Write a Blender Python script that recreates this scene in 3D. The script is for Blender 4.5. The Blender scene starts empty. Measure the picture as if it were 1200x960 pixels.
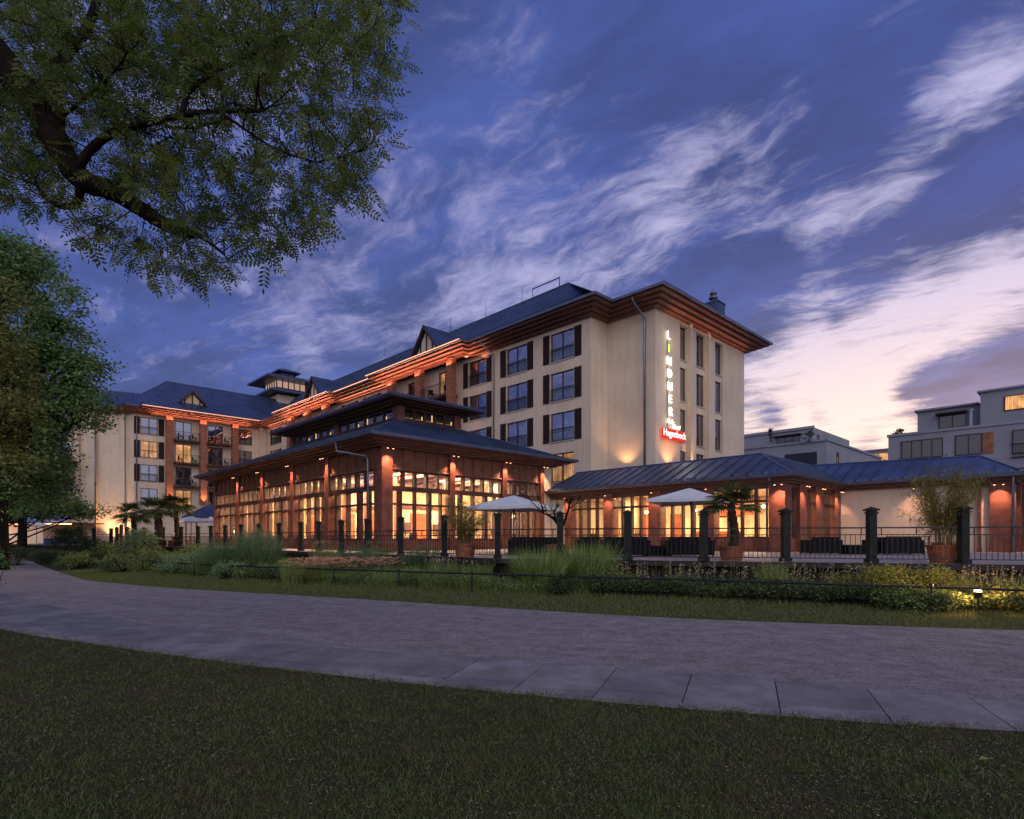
import bpy, math, random
import numpy as np
R = math.radians
rnd = random.Random(7)
rng = np.random.default_rng(11)
sc = bpy.context.scene
COL = sc.collection

# ---------------------------------------------------------------- camera
cam_d = bpy.data.cameras.new("camera")
cam = bpy.data.objects.new("camera", cam_d)
COL.objects.link(cam)
cam.location = (0, 0, 1.6)
cam.rotation_euler = (R(90), 0, 0)
cam_d.sensor_width = 36
cam_d.lens = 20.25
cam_d.shift_y = 0.125
cam_d.clip_start = 0.05
cam_d.clip_end = 9000
sc.camera = cam

# ---------------------------------------------------------------- render settings
sc.render.engine = 'CYCLES'
sc.cycles.use_denoising = True
sc.cycles.max_bounces = 6
sc.cycles.diffuse_bounces = 3
sc.cycles.glossy_bounces = 3
sc.cycles.transparent_max_bounces = 12
sc.cycles.caustics_reflective = False
sc.cycles.caustics_refractive = False
sc.cycles.sample_clamp_indirect = 4
sc.cycles.sample_clamp_direct = 20
sc.view_settings.view_transform = 'Standard'
sc.view_settings.look = 'None'
sc.view_settings.exposure = 0.18
sc.view_settings.gamma = 1.0

# ---------------------------------------------------------------- node helpers
class NT:
    def __init__(s, nt):
        s.nt = nt; s.n = nt.nodes; s.l = nt.links
    def set(s, sock, v):
        if hasattr(v, 'is_output') or isinstance(v, bpy.types.NodeSocket): s.l.new(v, sock)
        elif v is not None:
            if isinstance(v, (tuple, list)) and len(v) == 3 and len(sock.default_value) == 4: v = (*v, 1)
            sock.default_value = v
    def math(s, op, a, b=None, c=None, clamp=False):
        n = s.n.new('ShaderNodeMath'); n.operation = op; n.use_clamp = clamp
        s.set(n.inputs[0], a)
        if b is not None: s.set(n.inputs[1], b)
        if c is not None: s.set(n.inputs[2], c)
        return n.outputs[0]
    def vmath(s, op, a, b=None):
        n = s.n.new('ShaderNodeVectorMath'); n.operation = op
        s.set(n.inputs[0], a)
        if b is not None: s.set(n.inputs[1], b)
        return n.outputs['Value'] if op in ('DOT_PRODUCT', 'LENGTH') else n.outputs[0]
    def comb(s, x, y, z):
        n = s.n.new('ShaderNodeCombineXYZ')
        for i, v in enumerate((x, y, z)): s.set(n.inputs[i], v)
        return n.outputs[0]
    def sep(s, v):
        n = s.n.new('ShaderNodeSeparateXYZ'); s.set(n.inputs[0], v); return n.outputs
    def noise(s, vec, scale, detail=4, rough=.5, dist=0, out='Fac'):
        n = s.n.new('ShaderNodeTexNoise')
        if vec is not None: s.set(n.inputs['Vector'], vec)
        n.inputs['Scale'].default_value = scale; n.inputs['Detail'].default_value = detail
        n.inputs['Roughness'].default_value = rough; n.inputs['Distortion'].default_value = dist
        return n.outputs[out]
    def ramp(s, f, lo, hi, a=0., b=1., smooth=True):
        n = s.n.new('ShaderNodeMapRange'); n.interpolation_type = 'SMOOTHSTEP' if smooth else 'LINEAR'
        s.set(n.inputs[0], f)
        for i, v in zip((1, 2, 3, 4), (lo, hi, a, b)): s.set(n.inputs[i], v)
        return n.outputs[0]
    def mix(s, f, a, b, mode='MIX'):
        n = s.n.new('ShaderNodeMix'); n.data_type = 'RGBA'; n.blend_type = mode
        s.set(n.inputs[0], f); s.set(n.inputs[6], a); s.set(n.inputs[7], b)
        return n.outputs[2]
    def obj(s):
        return s.n.new('ShaderNodeTexCoord').outputs['Object']
    def pos(s):
        return s.n.new('ShaderNodeNewGeometry').outputs['Position']

# ---------------------------------------------------------------- world: dusk sky with streaked cloud
SUN_EL, SUN_AZ = 24.0, 160.0     # direction of the fill lamp added behind the camera
w = bpy.data.worlds.new("World"); sc.world = w; w.use_nodes = True
q = NT(w.node_tree); q.n.clear()
tc = q.n.new('ShaderNodeTexCoord').outputs['Generated']
d = q.vmath('NORMALIZE', tc)
dx, dy, dz = q.sep(d)
zc = q.math('MAXIMUM', dz, 0.0)
gd = q.vmath('DOT_PRODUCT', d, (.622, .773, .12))
# plane projection of the cloud deck
k = q.math('DIVIDE', 1.0, q.math('ADD', zc, 0.11))
px = q.math('MULTIPLY', dx, k); py = q.math('MULTIPLY', dy, k)
s_ = q.math('ADD', q.math('MULTIPLY', px, -.74), q.math('MULTIPLY', py, .67))   # along the streaks
t_ = q.math('ADD', q.math('MULTIPLY', px, .67), q.math('MULTIPLY', py, .74))
P0 = q.comb(s_, t_, 0.0)
warp = q.noise(P0, 1.9, 4, .55, out='Color')
wv = q.vmath('SCALE', q.vmath('SUBTRACT', warp, (.5, .5, .5))); wv.node.inputs[3].default_value = .34
P1 = q.vmath('ADD', P0, wv)
Pa = q.vmath('MULTIPLY', P1, (1.9, 3.6, 1)); Pb = q.vmath('MULTIPLY', P1, (5.2, 10.5, 1)); Pc = q.vmath('MULTIPLY', P1, (.3, .55, 1))
Pd = q.vmath('MULTIPLY', P1, (15.0, 32.0, 1))
n1 = q.noise(Pa, 1.0, 5, .55, .1); n2 = q.noise(Pb, 1.0, 7, .62, .15); n3 = q.noise(Pc, 1.1, 2, .5)
n4 = q.noise(Pd, 1.0, 5, .65)
fld = q.math('ADD', q.math('ADD', q.math('MULTIPLY', n1, .50), q.math('MULTIPLY', n2, .34)), q.math('MULTIPLY', n4, .16))
# banks of thin (light) and thick (dark) cloud: direction, angular size, weight
def bank(px_, py_, r_, amp):
    c = np.array(((px_ - 600) / 675, 1, (630 - py_) / 675)); c /= np.linalg.norm(c)
    dt = q.vmath('DOT_PRODUCT', d, tuple(float(v) for v in c))
    return q.math('MULTIPLY', q.math('POWER', 2.718, q.math('DIVIDE', q.math('SUBTRACT', dt, 1.0), r_ * r_ * .5)), amp)
bias = 0.0
for bk in ((880, 185, .12, .24), (774, 228, .07, .20), (830, 240, .05, .12), (735, 262, .05, .18), (620, 60, .05, .2), (560, 240, .05, .16), (786, 262, .035, .30), (700, 290, .08, .16), (575, 285, .11, .22), (480, 262, .09, .20), (405, 325, .10, .20), (330, 350, .12, .16), (250, 350, .10, .12), (356, 415, .045, .34), (545, 355, .06, .14), (640, 345, .09, .12),
           (1068, 210, .05, .24), (1104, 150, .05, .20), (1150, 105, .05, .18), (1190, 70, .05, .16), (1030, 245, .04, .22), (962, 264, .045, .24), (960, 350, .04, .20), (1060, 325, .04, .18), (1150, 305, .04, .18), (1210, 290, .04, .16), (620, 200, .08, .10), (760, 150, .08, .08),
           (1010, 440, .12, .50), (1150, 405, .10, .44), (920, 470, .09, .34), (1100, 540, .16, .40), (1220, 350, .05, .25),
           (660, 110, .26, -.20), (560, 150, .14, -.12), (880, 60, .26, -.16), (1010, 120, .10, -.16), (1150, 215, .07, -.20), (1130, 255, .08, -.22), (1020, 295, .07, -.30), (900, 325, .07, -.30), (820, 300, .05, -.18), (930, 238, .03, -.18), (850, 262, .03, -.15), (180, 420, .26, -.20), (430, 415, .10, -.18), (300, 385, .10, -.14), (470, 350, .05, -.12),
           (1100, 449, .045, -1.0), (1180, 436, .05, -1.2), (1060, 462, .025, -.45), (1230, 425, .06, -.7), (905, 487, .022, -.5), (960, 486, .02, -.4), (1090, 500, .022, -.5), (1020, 512, .02, -.3), (980, 375, .015, -.3)):
    bias = q.math('ADD', bias, bank(*bk))
low = q.ramp(dz, .05, .42, 1.0, 0.0)
glow = q.ramp(gd, .60, .985)
m = q.math('ADD', q.math('MULTIPLY_ADD', fld, 3.0, -1.0), bias)
mask = q.ramp(m, .34, 1.10)
# colours
glow2 = q.ramp(gd, .80, 1.0)
lowk = q.ramp(dz, .06, .44, 1.0, 0.0)
light = q.mix(glow, (.30, .29, .54, 1), (.50, .46, .68, 1))
light = q.mix(q.math('MULTIPLY', glow2, lowk), light, (1.0, .76, .66, 1))
dark = q.mix(glow, (.046, .074, .27, 1), (.030, .052, .225, 1))
dark = q.mix(q.math('MULTIPLY', lowk, q.ramp(gd, .8, 1.0)), dark, (.10, .14, .30, 1))
shade = q.ramp(q.noise(Pa, .8, 6, .6), .3, .75, .74, 1.40)
dark = q.mix(1.0, dark, q.comb(shade, shade, shade), 'MULTIPLY')
skyc = q.mix(mask, dark, light)
# the half of the sky behind the camera, made paler to light facade and grass
back = q.ramp(dy, .1, -.6)
skyc = q.mix(back, skyc, (.48, .46, .60, 1))
ground = q.ramp(dz, -.03, 0.0)
skyc = q.mix(ground, (.03, .03, .035, 1), skyc)
bg1 = q.n.new('ShaderNodeBackground'); q.set(bg1.inputs[0], skyc); bg1.inputs[1].default_value = 1.0
ns = q.n.new('ShaderNodeTexSky'); ns.sky_type = 'NISHITA'; ns.sun_disc = False
ns.sun_elevation = R(0.5); ns.sun_rotation = R(40); ns.altitude = 20
bg2 = q.n.new('ShaderNodeBackground'); q.l.new(ns.outputs[0], bg2.inputs[0]); bg2.inputs[1].default_value = 0.05
ad = q.n.new('ShaderNodeAddShader'); q.l.new(bg1.outputs[0], ad.inputs[0]); q.l.new(bg2.outputs[0], ad.inputs[1])
wo = q.n.new('ShaderNodeOutputWorld'); q.l.new(ad.outputs[0], wo.inputs[0])

# one very soft fill lamp, added to brighten facades and plants
sd = bpy.data.lights.new("fill_sun", 'SUN'); sd.energy = 0.9; sd.angle = R(60); sd.color = (1.0, .94, .90)
so = bpy.data.objects.new("fill_sun", sd); COL.objects.link(so)
so.location = (0, -20, 30)
so.rotation_euler = (R(90 - SUN_EL), 0, R(SUN_AZ - 180 + 30))

# ---------------------------------------------------------------- materials
MATS = {}
def mat(name, col, rough=.7, metal=0., var=0., vscale=3., bump=0., bscale=20., spec=.4, col2=None, emit=None, estr=0., sheen=0):
    if name in MATS: return MATS[name]
    m = bpy.data.materials.new(name); m.use_nodes = True; MATS[name] = m
    t = NT(m.node_tree); b = t.n['Principled BSDF']
    b.inputs['Roughness'].default_value = rough; b.inputs['Metallic'].default_value = metal
    b.inputs['Specular IOR Level'].default_value = spec
    c = (*col, 1)
    if var > 0 or col2:
        c2 = (*col2, 1) if col2 else tuple(x * (1 - var) for x in col) + (1,)
        c1 = c if col2 else tuple(min(1, x * (1 + var * .6)) for x in col) + (1,)
        p = t.pos()
        f = t.ramp(t.noise(p, vscale, 6, .6, .2), .36, .66)
        t.set(b.inputs['Base Color'], t.mix(f, c1, c2))
        r = t.ramp(t.noise(p, vscale * 2.3, 4), .3, .7, rough * .85, min(1, rough * 1.15))
        t.set(b.inputs['Roughness'], r)
    else: b.inputs['Base Color'].default_value = c
    if bump > 0:
        bp = t.n.new('ShaderNodeBump'); bp.inputs['Strength'].default_value = bump; bp.inputs['Distance'].default_value = .02
        t.set(bp.inputs['Height'], t.noise(t.pos(), bscale, 5, .6)); t.l.new(bp.outputs[0], b.inputs['Normal'])
    if emit:
        b.inputs['Emission Color'].default_value = (*emit, 1); b.inputs['Emission Strength'].default_value = estr
    return m

stucco = mat('cream_stucco', (.60, .49, .39), .9, var=.10, vscale=.35, bump=.35, bscale=14)
if True:   # rain streaks and patches of their own shape on the render
    t = NT(stucco.node_tree); b = t.n['Principled BSDF']
    p = t.pos(); base = b.inputs['Base Color'].links[0].from_socket
    st = t.ramp(t.noise(t.vmath('MULTIPLY', p, (3.5, 3.5, .18)), 1.0, 4, .6), .42, .75, 0., .30)
    t.set(b.inputs['Base Color'], t.mix(st, base, (.36, .29, .23, 1)))
stucco_w = stucco
roofm = mat('blue_grey_zinc_roof', (.054, .082, .17), .40, .45, var=.22, vscale=.5, bump=.08, bscale=3, spec=.5)
gutter = mat('zinc_gutter', (.16, .18, .24), .38, .8, var=.15, vscale=2)
wood = mat('mahogany_wood', (.145, .050, .034), .5, var=.35, vscale=2.2, bump=.2, bscale=30)
woodd = mat('dark_stained_wood', (.055, .024, .020), .55, var=.35, vscale=2.2, bump=.2, bscale=30)
cornm = mat('cornice_wood', (.14, .068, .055), .6, var=.15, vscale=.6)
louvm = mat('louvre_panel', (.20, .085, .06), .6, var=.2, vscale=3)
framem = mat('window_frame_brown', (.045, .018, .014), .45, var=.2)
shutm = mat('shutter_paint', (.030, .016, .018), .55, var=.3, vscale=4)
blackm = mat('black_iron', (.009, .011, .013), .5, .1, var=.3, vscale=5)
postm = mat('green_black_paint', (.011, .016, .018), .6, 0, var=.4, vscale=6, bump=.15, bscale=40, spec=.15)
stonem = mat('pale_sill_stone', (.42, .39, .34), .8, var=.15)
whitew = mat('grey_white_render', (.215, .225, .28), .9, var=.10, vscale=.4, bump=.2, bscale=10)
curt = mat('curtain_cloth', (.22, .23, .28), .95)
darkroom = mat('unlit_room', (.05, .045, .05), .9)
terra = mat('terracotta', (.24, .085, .045), .85, var=.35, vscale=6, bump=.3, bscale=25)
rattan = mat('black_rattan', (.007, .007, .009), .7, var=.4, vscale=30, bump=.8, bscale=80, spec=.12)
cushm = mat('dark_cushion', (.03, .035, .06), .95, var=.2)
canv = mat('offwhite_canvas', (.55, .56, .60), .9, var=.08, vscale=2, bump=.1, bscale=6)
barkm = mat('bark', (.020, .014, .011), .95, spec=.1, col2=(.010, .007, .006), vscale=7, bump=1.0, bscale=18)
palmbark = mat('palm_fibre', (.05, .035, .022), 1, col2=(.022, .016, .012), vscale=14, bump=1, bscale=40)
soilm = mat('soil', (.030, .022, .016), 1, var=.4, vscale=8, bump=1, bscale=20)
tilem = mat('inner_floor', (.30, .20, .12), .5, var=.2)
roomm = mat('warm_room_paint', (.62, .50, .34), .9, var=.45, vscale=.55)
roomred = mat('red_room_wood', (.30, .09, .04), .6, var=.3, vscale=2)
ceilm = mat('room_ceiling', (.75, .70, .60), .9)

def add_bump(m, sock, strength=.5, dist=.03):
    t = NT(m.node_tree); b = t.n['Principled BSDF']
    bp = t.n.new('ShaderNodeBump'); bp.inputs['Strength'].default_value = strength; bp.inputs['Distance'].default_value = dist
    t.set(bp.inputs['Height'], sock); t.l.new(bp.outputs[0], b.inputs['Normal'])

def brick_material():
    m = bpy.data.materials.new('red_brick_slips'); m.use_nodes = True
    t = NT(m.node_tree); b = t.n['Principled BSDF']; b.inputs['Roughness'].default_value = .85
    p = t.obj(); x, y, z = t.sep(p)
    v = t.comb(t.math('ADD', x, y), z, 0.0)
    br = t.n.new('ShaderNodeTexBrick'); t.set(br.inputs['Vector'], v)
    br.inputs['Color1'].default_value = (.20, .07, .045, 1); br.inputs['Color2'].default_value = (.30, .12, .075, 1)
    br.inputs['Mortar'].default_value = (.12, .07, .055, 1); br.inputs['Scale'].default_value = 1
    br.inputs['Brick Width'].default_value = .5; br.inputs['Row Height'].default_value = .16; br.inputs['Mortar Size'].default_value = .012
    t.l.new(br.outputs['Color'], b.inputs['Base Color'])
    return m
brick = brick_material()

def louvre_bump(m, scale):
    t = NT(m.node_tree); z = t.sep(t.pos())[2]
    add_bump(m, t.math('SINE', t.math('MULTIPLY', z, scale)), .8, .02)
louvre_bump(louvm, 90); louvre_bump(shutm, 70)

def glass_mat(name, tint, refl):
    m = bpy.data.materials.new(name); m.use_nodes = True; t = NT(m.node_tree); t.n.clear()
    tr = t.n.new('ShaderNodeBsdfTransparent'); tr.inputs[0].default_value = (*tint, 1)
    gl = t.n.new('ShaderNodeBsdfGlossy'); gl.inputs['Roughness'].default_value = .03; gl.inputs[0].default_value = (.9, .93, 1, 1)
    bp = t.n.new('ShaderNodeBump'); bp.inputs['Strength'].default_value = .04; bp.inputs['Distance'].default_value = .3
    t.set(bp.inputs['Height'], t.noise(t.pos(), .9, 2)); t.l.new(bp.outputs[0], gl.inputs['Normal'])
    lw = t.n.new('ShaderNodeLayerWeight'); lw.inputs[0].default_value = .35
    f = t.math('ADD', refl, t.math('MULTIPLY', lw.outputs['Fresnel'], .5), clamp=True)
    mx = t.n.new('ShaderNodeMixShader'); t.set(mx.inputs[0], f); t.l.new(tr.outputs[0], mx.inputs[1]); t.l.new(gl.outputs[0], mx.inputs[2])
    o = t.n.new('ShaderNodeOutputMaterial'); t.l.new(mx.outputs[0], o.inputs[0]); return m
glass = glass_mat('clear_glass', (.95, .95, .95), .02)
glassl = glass_mat('lantern_glass', (.9, .9, .9), -.12)
glassd = glass_mat('coated_glass', (.62, .66, .74), .30)

def emis(name, col, s):
    m = bpy.data.materials.new(name); m.use_nodes = True; t = NT(m.node_tree); t.n.clear()
    e = t.n.new('ShaderNodeEmission'); e.inputs[0].default_value = (*col, 1); e.inputs[1].default_value = s
    o = t.n.new('ShaderNodeOutputMaterial'); t.l.new(e.outputs[0], o.inputs[0]); return m
lamp_e = emis('lamp_glow', (1, .40, .17), 5)
strip_e = emis('led_strip', (1, .40, .22), 2.2)
white_e = emis('sign_white', (1, .93, .82), 2.6)
green_e = emis('sign_green', (.50, .90, .04), 2.2)
redbox_e = emis('sign_red', (.75, .03, .02), 1.1)
redtxt_e = emis('sign_red_white', (1, .75, .7), 2.2)
bulb_e = emis('bulb_glow', (1, .72, .42), 16)

def glow_curtain():  # cloth emits the room's lamplight itself, uneven like folds
    m = bpy.data.materials.new('glow_curtain'); m.use_nodes = True; t = NT(m.node_tree); t.n.clear()
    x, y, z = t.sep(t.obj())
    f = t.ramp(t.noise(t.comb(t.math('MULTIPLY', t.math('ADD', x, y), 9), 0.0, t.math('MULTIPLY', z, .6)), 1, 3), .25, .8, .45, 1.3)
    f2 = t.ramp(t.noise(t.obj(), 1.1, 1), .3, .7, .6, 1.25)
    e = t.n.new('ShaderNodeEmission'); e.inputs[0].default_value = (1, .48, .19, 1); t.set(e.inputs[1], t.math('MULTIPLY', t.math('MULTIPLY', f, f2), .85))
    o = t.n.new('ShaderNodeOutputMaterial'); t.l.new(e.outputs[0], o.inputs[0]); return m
glowcur = glow_curtain()

def leaf_mat(name, c1, c2, c3=None, trans=.35, rough=.6):
    m = bpy.data.materials.new(name); m.use_nodes = True; t = NT(m.node_tree); t.n.clear()
    g = t.n.new('ShaderNodeNewGeometry')
    col = t.mix(g.outputs['Random Per Island'], (*c1, 1), (*c2, 1))
    if c3:
        f = t.ramp(t.noise(t.pos(), .9, 3), .45, .68); col = t.mix(f, col, (*c3, 1))
    df = t.n.new('ShaderNodeBsdfDiffuse'); t.set(df.inputs[0], col)
    tl = t.n.new('ShaderNodeBsdfTranslucent'); t.set(tl.inputs[0], col)
    gl = t.n.new('ShaderNodeBsdfGlossy'); gl.inputs['Roughness'].default_value = rough; gl.inputs[0].default_value = (.5, .5, .5, 1)
    a = t.n.new('ShaderNodeMixShader'); a.inputs[0].default_value = trans; t.l.new(df.outputs[0], a.inputs[1]); t.l.new(tl.outputs[0], a.inputs[2])
    b = t.n.new('ShaderNodeMixShader'); b.inputs[0].default_value = .04; t.l.new(a.outputs[0], b.inputs[1]); t.l.new(gl.outputs[0], b.inputs[2])
    o = t.n.new('ShaderNodeOutputMaterial'); t.l.new(b.outputs[0], o.inputs[0]); return m
leafA = leaf_mat('ash_leaf', (.095, .135, .030), (.21, .25, .055), (.07, .11, .028), .55)
leafB = leaf_mat('maple_leaf', (.09, .17, .05), (.22, .33, .10), (.065, .13, .045))
leafC = leaf_mat('yellow_green_leaf', (.13, .15, .035), (.22, .22, .055))
leafD = leaf_mat('dark_leaf', (.035, .058, .026), (.07, .10, .042))
leafBed = leaf_mat('bed_leaf', (.10, .16, .045), (.27, .33, .095), (.07, .105, .045))
leafYel = leaf_mat('spirea_leaf', (.15, .19, .035), (.30, .31, .07))
leafBlue = leaf_mat('feathery_leaf', (.15, .24, .10), (.28, .38, .18), (.12, .20, .10))
grassM = leaf_mat('ornamental_grass', (.09, .14, .035), (.34, .40, .13))
lawnM = leaf_mat('lawn_blade', (.022, .042, .012), (.17, .21, .065), (.11, .095, .045), .25)
vergeM = leaf_mat('verge_blade', (.09, .125, .03), (.20, .23, .065), None, .3)
bambooM = leaf_mat('bamboo_leaf', (.15, .16, .04), (.28, .26, .07))
palmM = leaf_mat('palm_leaf', (.07, .095, .03), (.14, .16, .05))
lawnT = leaf_mat('tuft_blade', (.04, .065, .018), (.14, .17, .05), None, .3)
dineM = leaf_mat('dining_curtain', (.60, .40, .20), (.70, .50, .26), None, .55)
leafIvy = leaf_mat('ivy_leaf', (.035, .06, .026), (.14, .18, .055), (.05, .08, .03))
leafMound = leaf_mat('mounded_grass', (.05, .10, .02), (.42, .55, .16), None, .4)
thatchM = leaf_mat('lawn_thatch', (.08, .06, .045), (.34, .28, .21), None, .1)
strawM = mat('dry_straw', (.36, .29, .20), .95, var=.4, vscale=9)
petalM = leaf_mat('daylily_petal', (.85, .36, .20), (.95, .62, .45), None, .4)

# ---------------------------------------------------------------- mesh builder
UXY = (.6937, -.7203); VXY = (.7203, .6937)
ANG = math.atan2(-.7203, .6937)
def uv(u, v): return (u * UXY[0] + v * VXY[0], u * UXY[1] + v * VXY[1])
def toUV(x, y): return (x * UXY[0] + y * UXY[1], x * VXY[0] + y * VXY[1])
def W(px, Y, y=None):      # a world point at that bearing and distance
    return ((px - 600) / 675 * Y, Y) if y is None else ((px - 600) / 675 * Y, Y, 1.6 + (630 - y) * Y / 675)

BASE = {}
class MB:
    def __init__(s): s.v = []; s.f = []
    def add(s, vs, fs):
        n = len(s.v); s.v += [tuple(map(float, p)) for p in vs]; s.f += [tuple(i + n for i in f) for f in fs]; return s
    def box(s, x0, x1, y0, y1, z0, z1):
        return s.add([(x0, y0, z0), (x1, y0, z0), (x1, y1, z0), (x0, y1, z0), (x0, y0, z1), (x1, y0, z1), (x1, y1, z1), (x0, y1, z1)],
                     [(0, 3, 2, 1), (4, 5, 6, 7), (0, 1, 5, 4), (1, 2, 6, 5), (2, 3, 7, 6), (3, 0, 4, 7)])
    def mbox(s, M, s0, s1, d0, d1, z0, z1):
        vs = [M(a, b, c) for c in (z0, z1) for (a, b) in ((s0, d0), (s1, d0), (s1, d1), (s0, d1))]
        return s.add(vs, [(0, 3, 2, 1), (4, 5, 6, 7), (0, 1, 5, 4), (1, 2, 6, 5), (2, 3, 7, 6), (3, 0, 4, 7)])
    def tube(s, pts, r, n=8, cap=True):
        pts = [np.array(p, float) for p in pts]; m = len(pts)
        rs = r if isinstance(r, (list, tuple)) else [r] * m
        vs = []; fs = []
        for i, p in enumerate(pts):
            d = pts[min(i + 1, m - 1)] - pts[max(i - 1, 0)]; d /= (np.linalg.norm(d) + 1e-9)
            a = np.array((0, 0, 1.)) if abs(d[2]) < .9 else np.array((1., 0, 0))
            x = np.cross(a, d); x /= np.linalg.norm(x); y = np.cross(d, x)
            for j in range(n):
                t = 2 * math.pi * j / n; vs.append(tuple(p + rs[i] * (math.cos(t) * x + math.sin(t) * y)))
        for i in range(m - 1):
            for j in range(n):
                a = i * n + j; b = i * n + (j + 1) % n; fs.append((a, b, b + n, a + n))
        if cap: fs.append(tuple(range(n))[::-1]); fs.append(tuple(range((m - 1) * n, m * n)))
        return s.add(vs, fs)
    def lathe(s, c, prof, n=20):
        vs = []; fs = []; m = len(prof)
        for (r, z) in prof:
            for j in range(n):
                t = 2 * math.pi * j / n; vs.append((c[0] + r * math.cos(t), c[1] + r * math.sin(t), c[2] + z))
        for i in range(m - 1):
            for j in range(n):
                a = i * n + j; b = i * n + (j + 1) % n; fs.append((a, b, b + n, a + n))
        return s.add(vs, fs)
    def build(s, name, m, parent=None, smooth=False, off=None):
        b = off if off is not None else (BASE.get(parent.name, (0, 0, 0)) if parent else (0, 0, 0))
        me = bpy.data.meshes.new(name)
        me.from_pydata([(x - b[0], y - b[1], z - b[2]) for x, y, z in s.v], [], s.f); me.update()
        if smooth: me.polygons.foreach_set('use_smooth', [True] * len(me.polygons))
        me.materials.append(m)
        return link(name, me, parent, b)

def link(name, me, parent=None, b=(0, 0, 0)):
    o = bpy.data.objects.new(name, me); COL.objects.link(o)
    if parent: o.parent = parent; BASE[o.name] = b
    return o
def tag(o, label=None, cat=None, group=None, kind=None):
    if label: o['label'] = label
    if cat: o['category'] = cat
    if group: o['group'] = group
    if kind: o['kind'] = kind
    return o
def thing(name, base, label, cat, group=None, uvf=False):
    o = bpy.data.objects.new(name, None); COL.objects.link(o); o.empty_display_size = .3
    if uvf:
        x, y = uv(base[0], base[1]); o.location = (x, y, base[2]); o.rotation_euler = (0, 0, ANG)
    else: o.location = base
    BASE[o.name] = tuple(base)
    return tag(o, label, cat, group)
def copy_tree(o, parent=None):
    c = o.copy(); COL.objects.link(c); c.parent = parent
    BASE[c.name] = BASE.get(o.name, (0, 0, 0))
    for ch in list(o.children):
        if ch.name in COL.objects: copy_tree(ch, c)
    return c
def fast(name, V, F, m, parent=None, smooth=False):
    """V (n,3) array, F (k,c) array of equal sided faces; coordinates in world, relative to parent base"""
    b = np.array(BASE.get(parent.name, (0, 0, 0))) if parent else np.zeros(3)
    V = (np.asarray(V, dtype=np.float64) - b).astype(np.float32); F = np.asarray(F, dtype=np.int32)
    me = bpy.data.meshes.new(name); me.vertices.add(len(V)); me.vertices.foreach_set('co', V.ravel())
    k, c = F.shape; me.loops.add(k * c); me.loops.foreach_set('vertex_index', F.ravel())
    me.polygons.add(k); me.polygons.foreach_set('loop_start', np.arange(0, k * c, c, dtype=np.int32))
    me.polygons.foreach_set('loop_total', np.full(k, c, dtype=np.int32)); me.update(calc_edges=True)
    if smooth: me.polygons.foreach_set('use_smooth', np.ones(k, dtype=bool))
    me.materials.append(m)
    return link(name, me, parent, tuple(b))

def Mv(v0): return lambda s, d, z: (s, v0 + d, z)     # faces -v
def Mu(u0): return lambda s, d, z: (u0 - d, s, z)     # faces +u

def wall_open(mb, M, s0, s1, z0, z1, ops, depth=.22):
    """ops: (a,b,c,d[,floor flag]) -> openings with reveals; outer skin only"""
    S = sorted({s0, s1, *[o[0] for o in ops], *[o[1] for o in ops]}); Z = sorted({z0, z1, *[o[2] for o in ops], *[o[3] for o in ops]})
    S = [x for x in S if s0 <= x <= s1]; Z = [x for x in Z if z0 <= x <= z1]
    for a, b in zip(S, S[1:]):
        for c, e in zip(Z, Z[1:]):
            mx, mz = (a + b) / 2, (c + e) / 2
            if any(o[0] < mx < o[1] and o[2] < mz < o[3] for o in ops): continue
            mb.add([M(a, 0, c), M(b, 0, c), M(b, 0, e), M(a, 0, e)], [(0, 1, 2, 3)])
    for o in ops:
        a, b, c, e = o[:4]
        for p, r in (((a, c), (b, c)), ((b, c), (b, e)), ((b, e), (a, e)), ((a, e), (a, c))):
            mb.add([M(p[0], 0, p[1]), M(r[0], 0, r[1]), M(r[0], depth, r[1]), M(p[0], depth, p[1])], [(0, 1, 2, 3)])

def offset_path(path, o):
    out = []
    n = len(path)
    for i in range(n):
        p = np.array(path[i], float)
        ds = []
        if i > 0: ds.append(p - np.array(path[i - 1], float))
        if i < n - 1: ds.append(np.array(path[i + 1], float) - p)
        ns = []
        for dd in ds:
            dd = dd / np.linalg.norm(dd); ns.append(np.array((dd[1], -dd[0])))
        if len(ns) == 1: q_ = p + ns[0] * o
        else:
            c = 1 + float(ns[0] @ ns[1]); q_ = p + (ns[0] + ns[1]) * o / max(c, .2)
        out.append((float(q_[0]), float(q_[1])))
    return out
def sweep(mb, path, prof):
    rows = [[(x, y, z) for x, y in offset_path(path, o)] for o, z in prof]
    for r0, r1 in zip(rows, rows[1:]):
        for i in range(len(path) - 1):
            mb.add([r0[i], r0[i + 1], r1[i + 1], r1[i]], [(0, 1, 2, 3)])
def step_prof(zw, zt, o, n):
    pr = [(0, zw)]; h = (zt - zw) / (n); st = o / n
    for i in range(n):
        pr.append((st * (i + 1), zw + h * i)); pr.append((st * (i + 1), zw + h * (i + 1)))
    pr.append((o - .25, zt)); return pr
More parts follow.
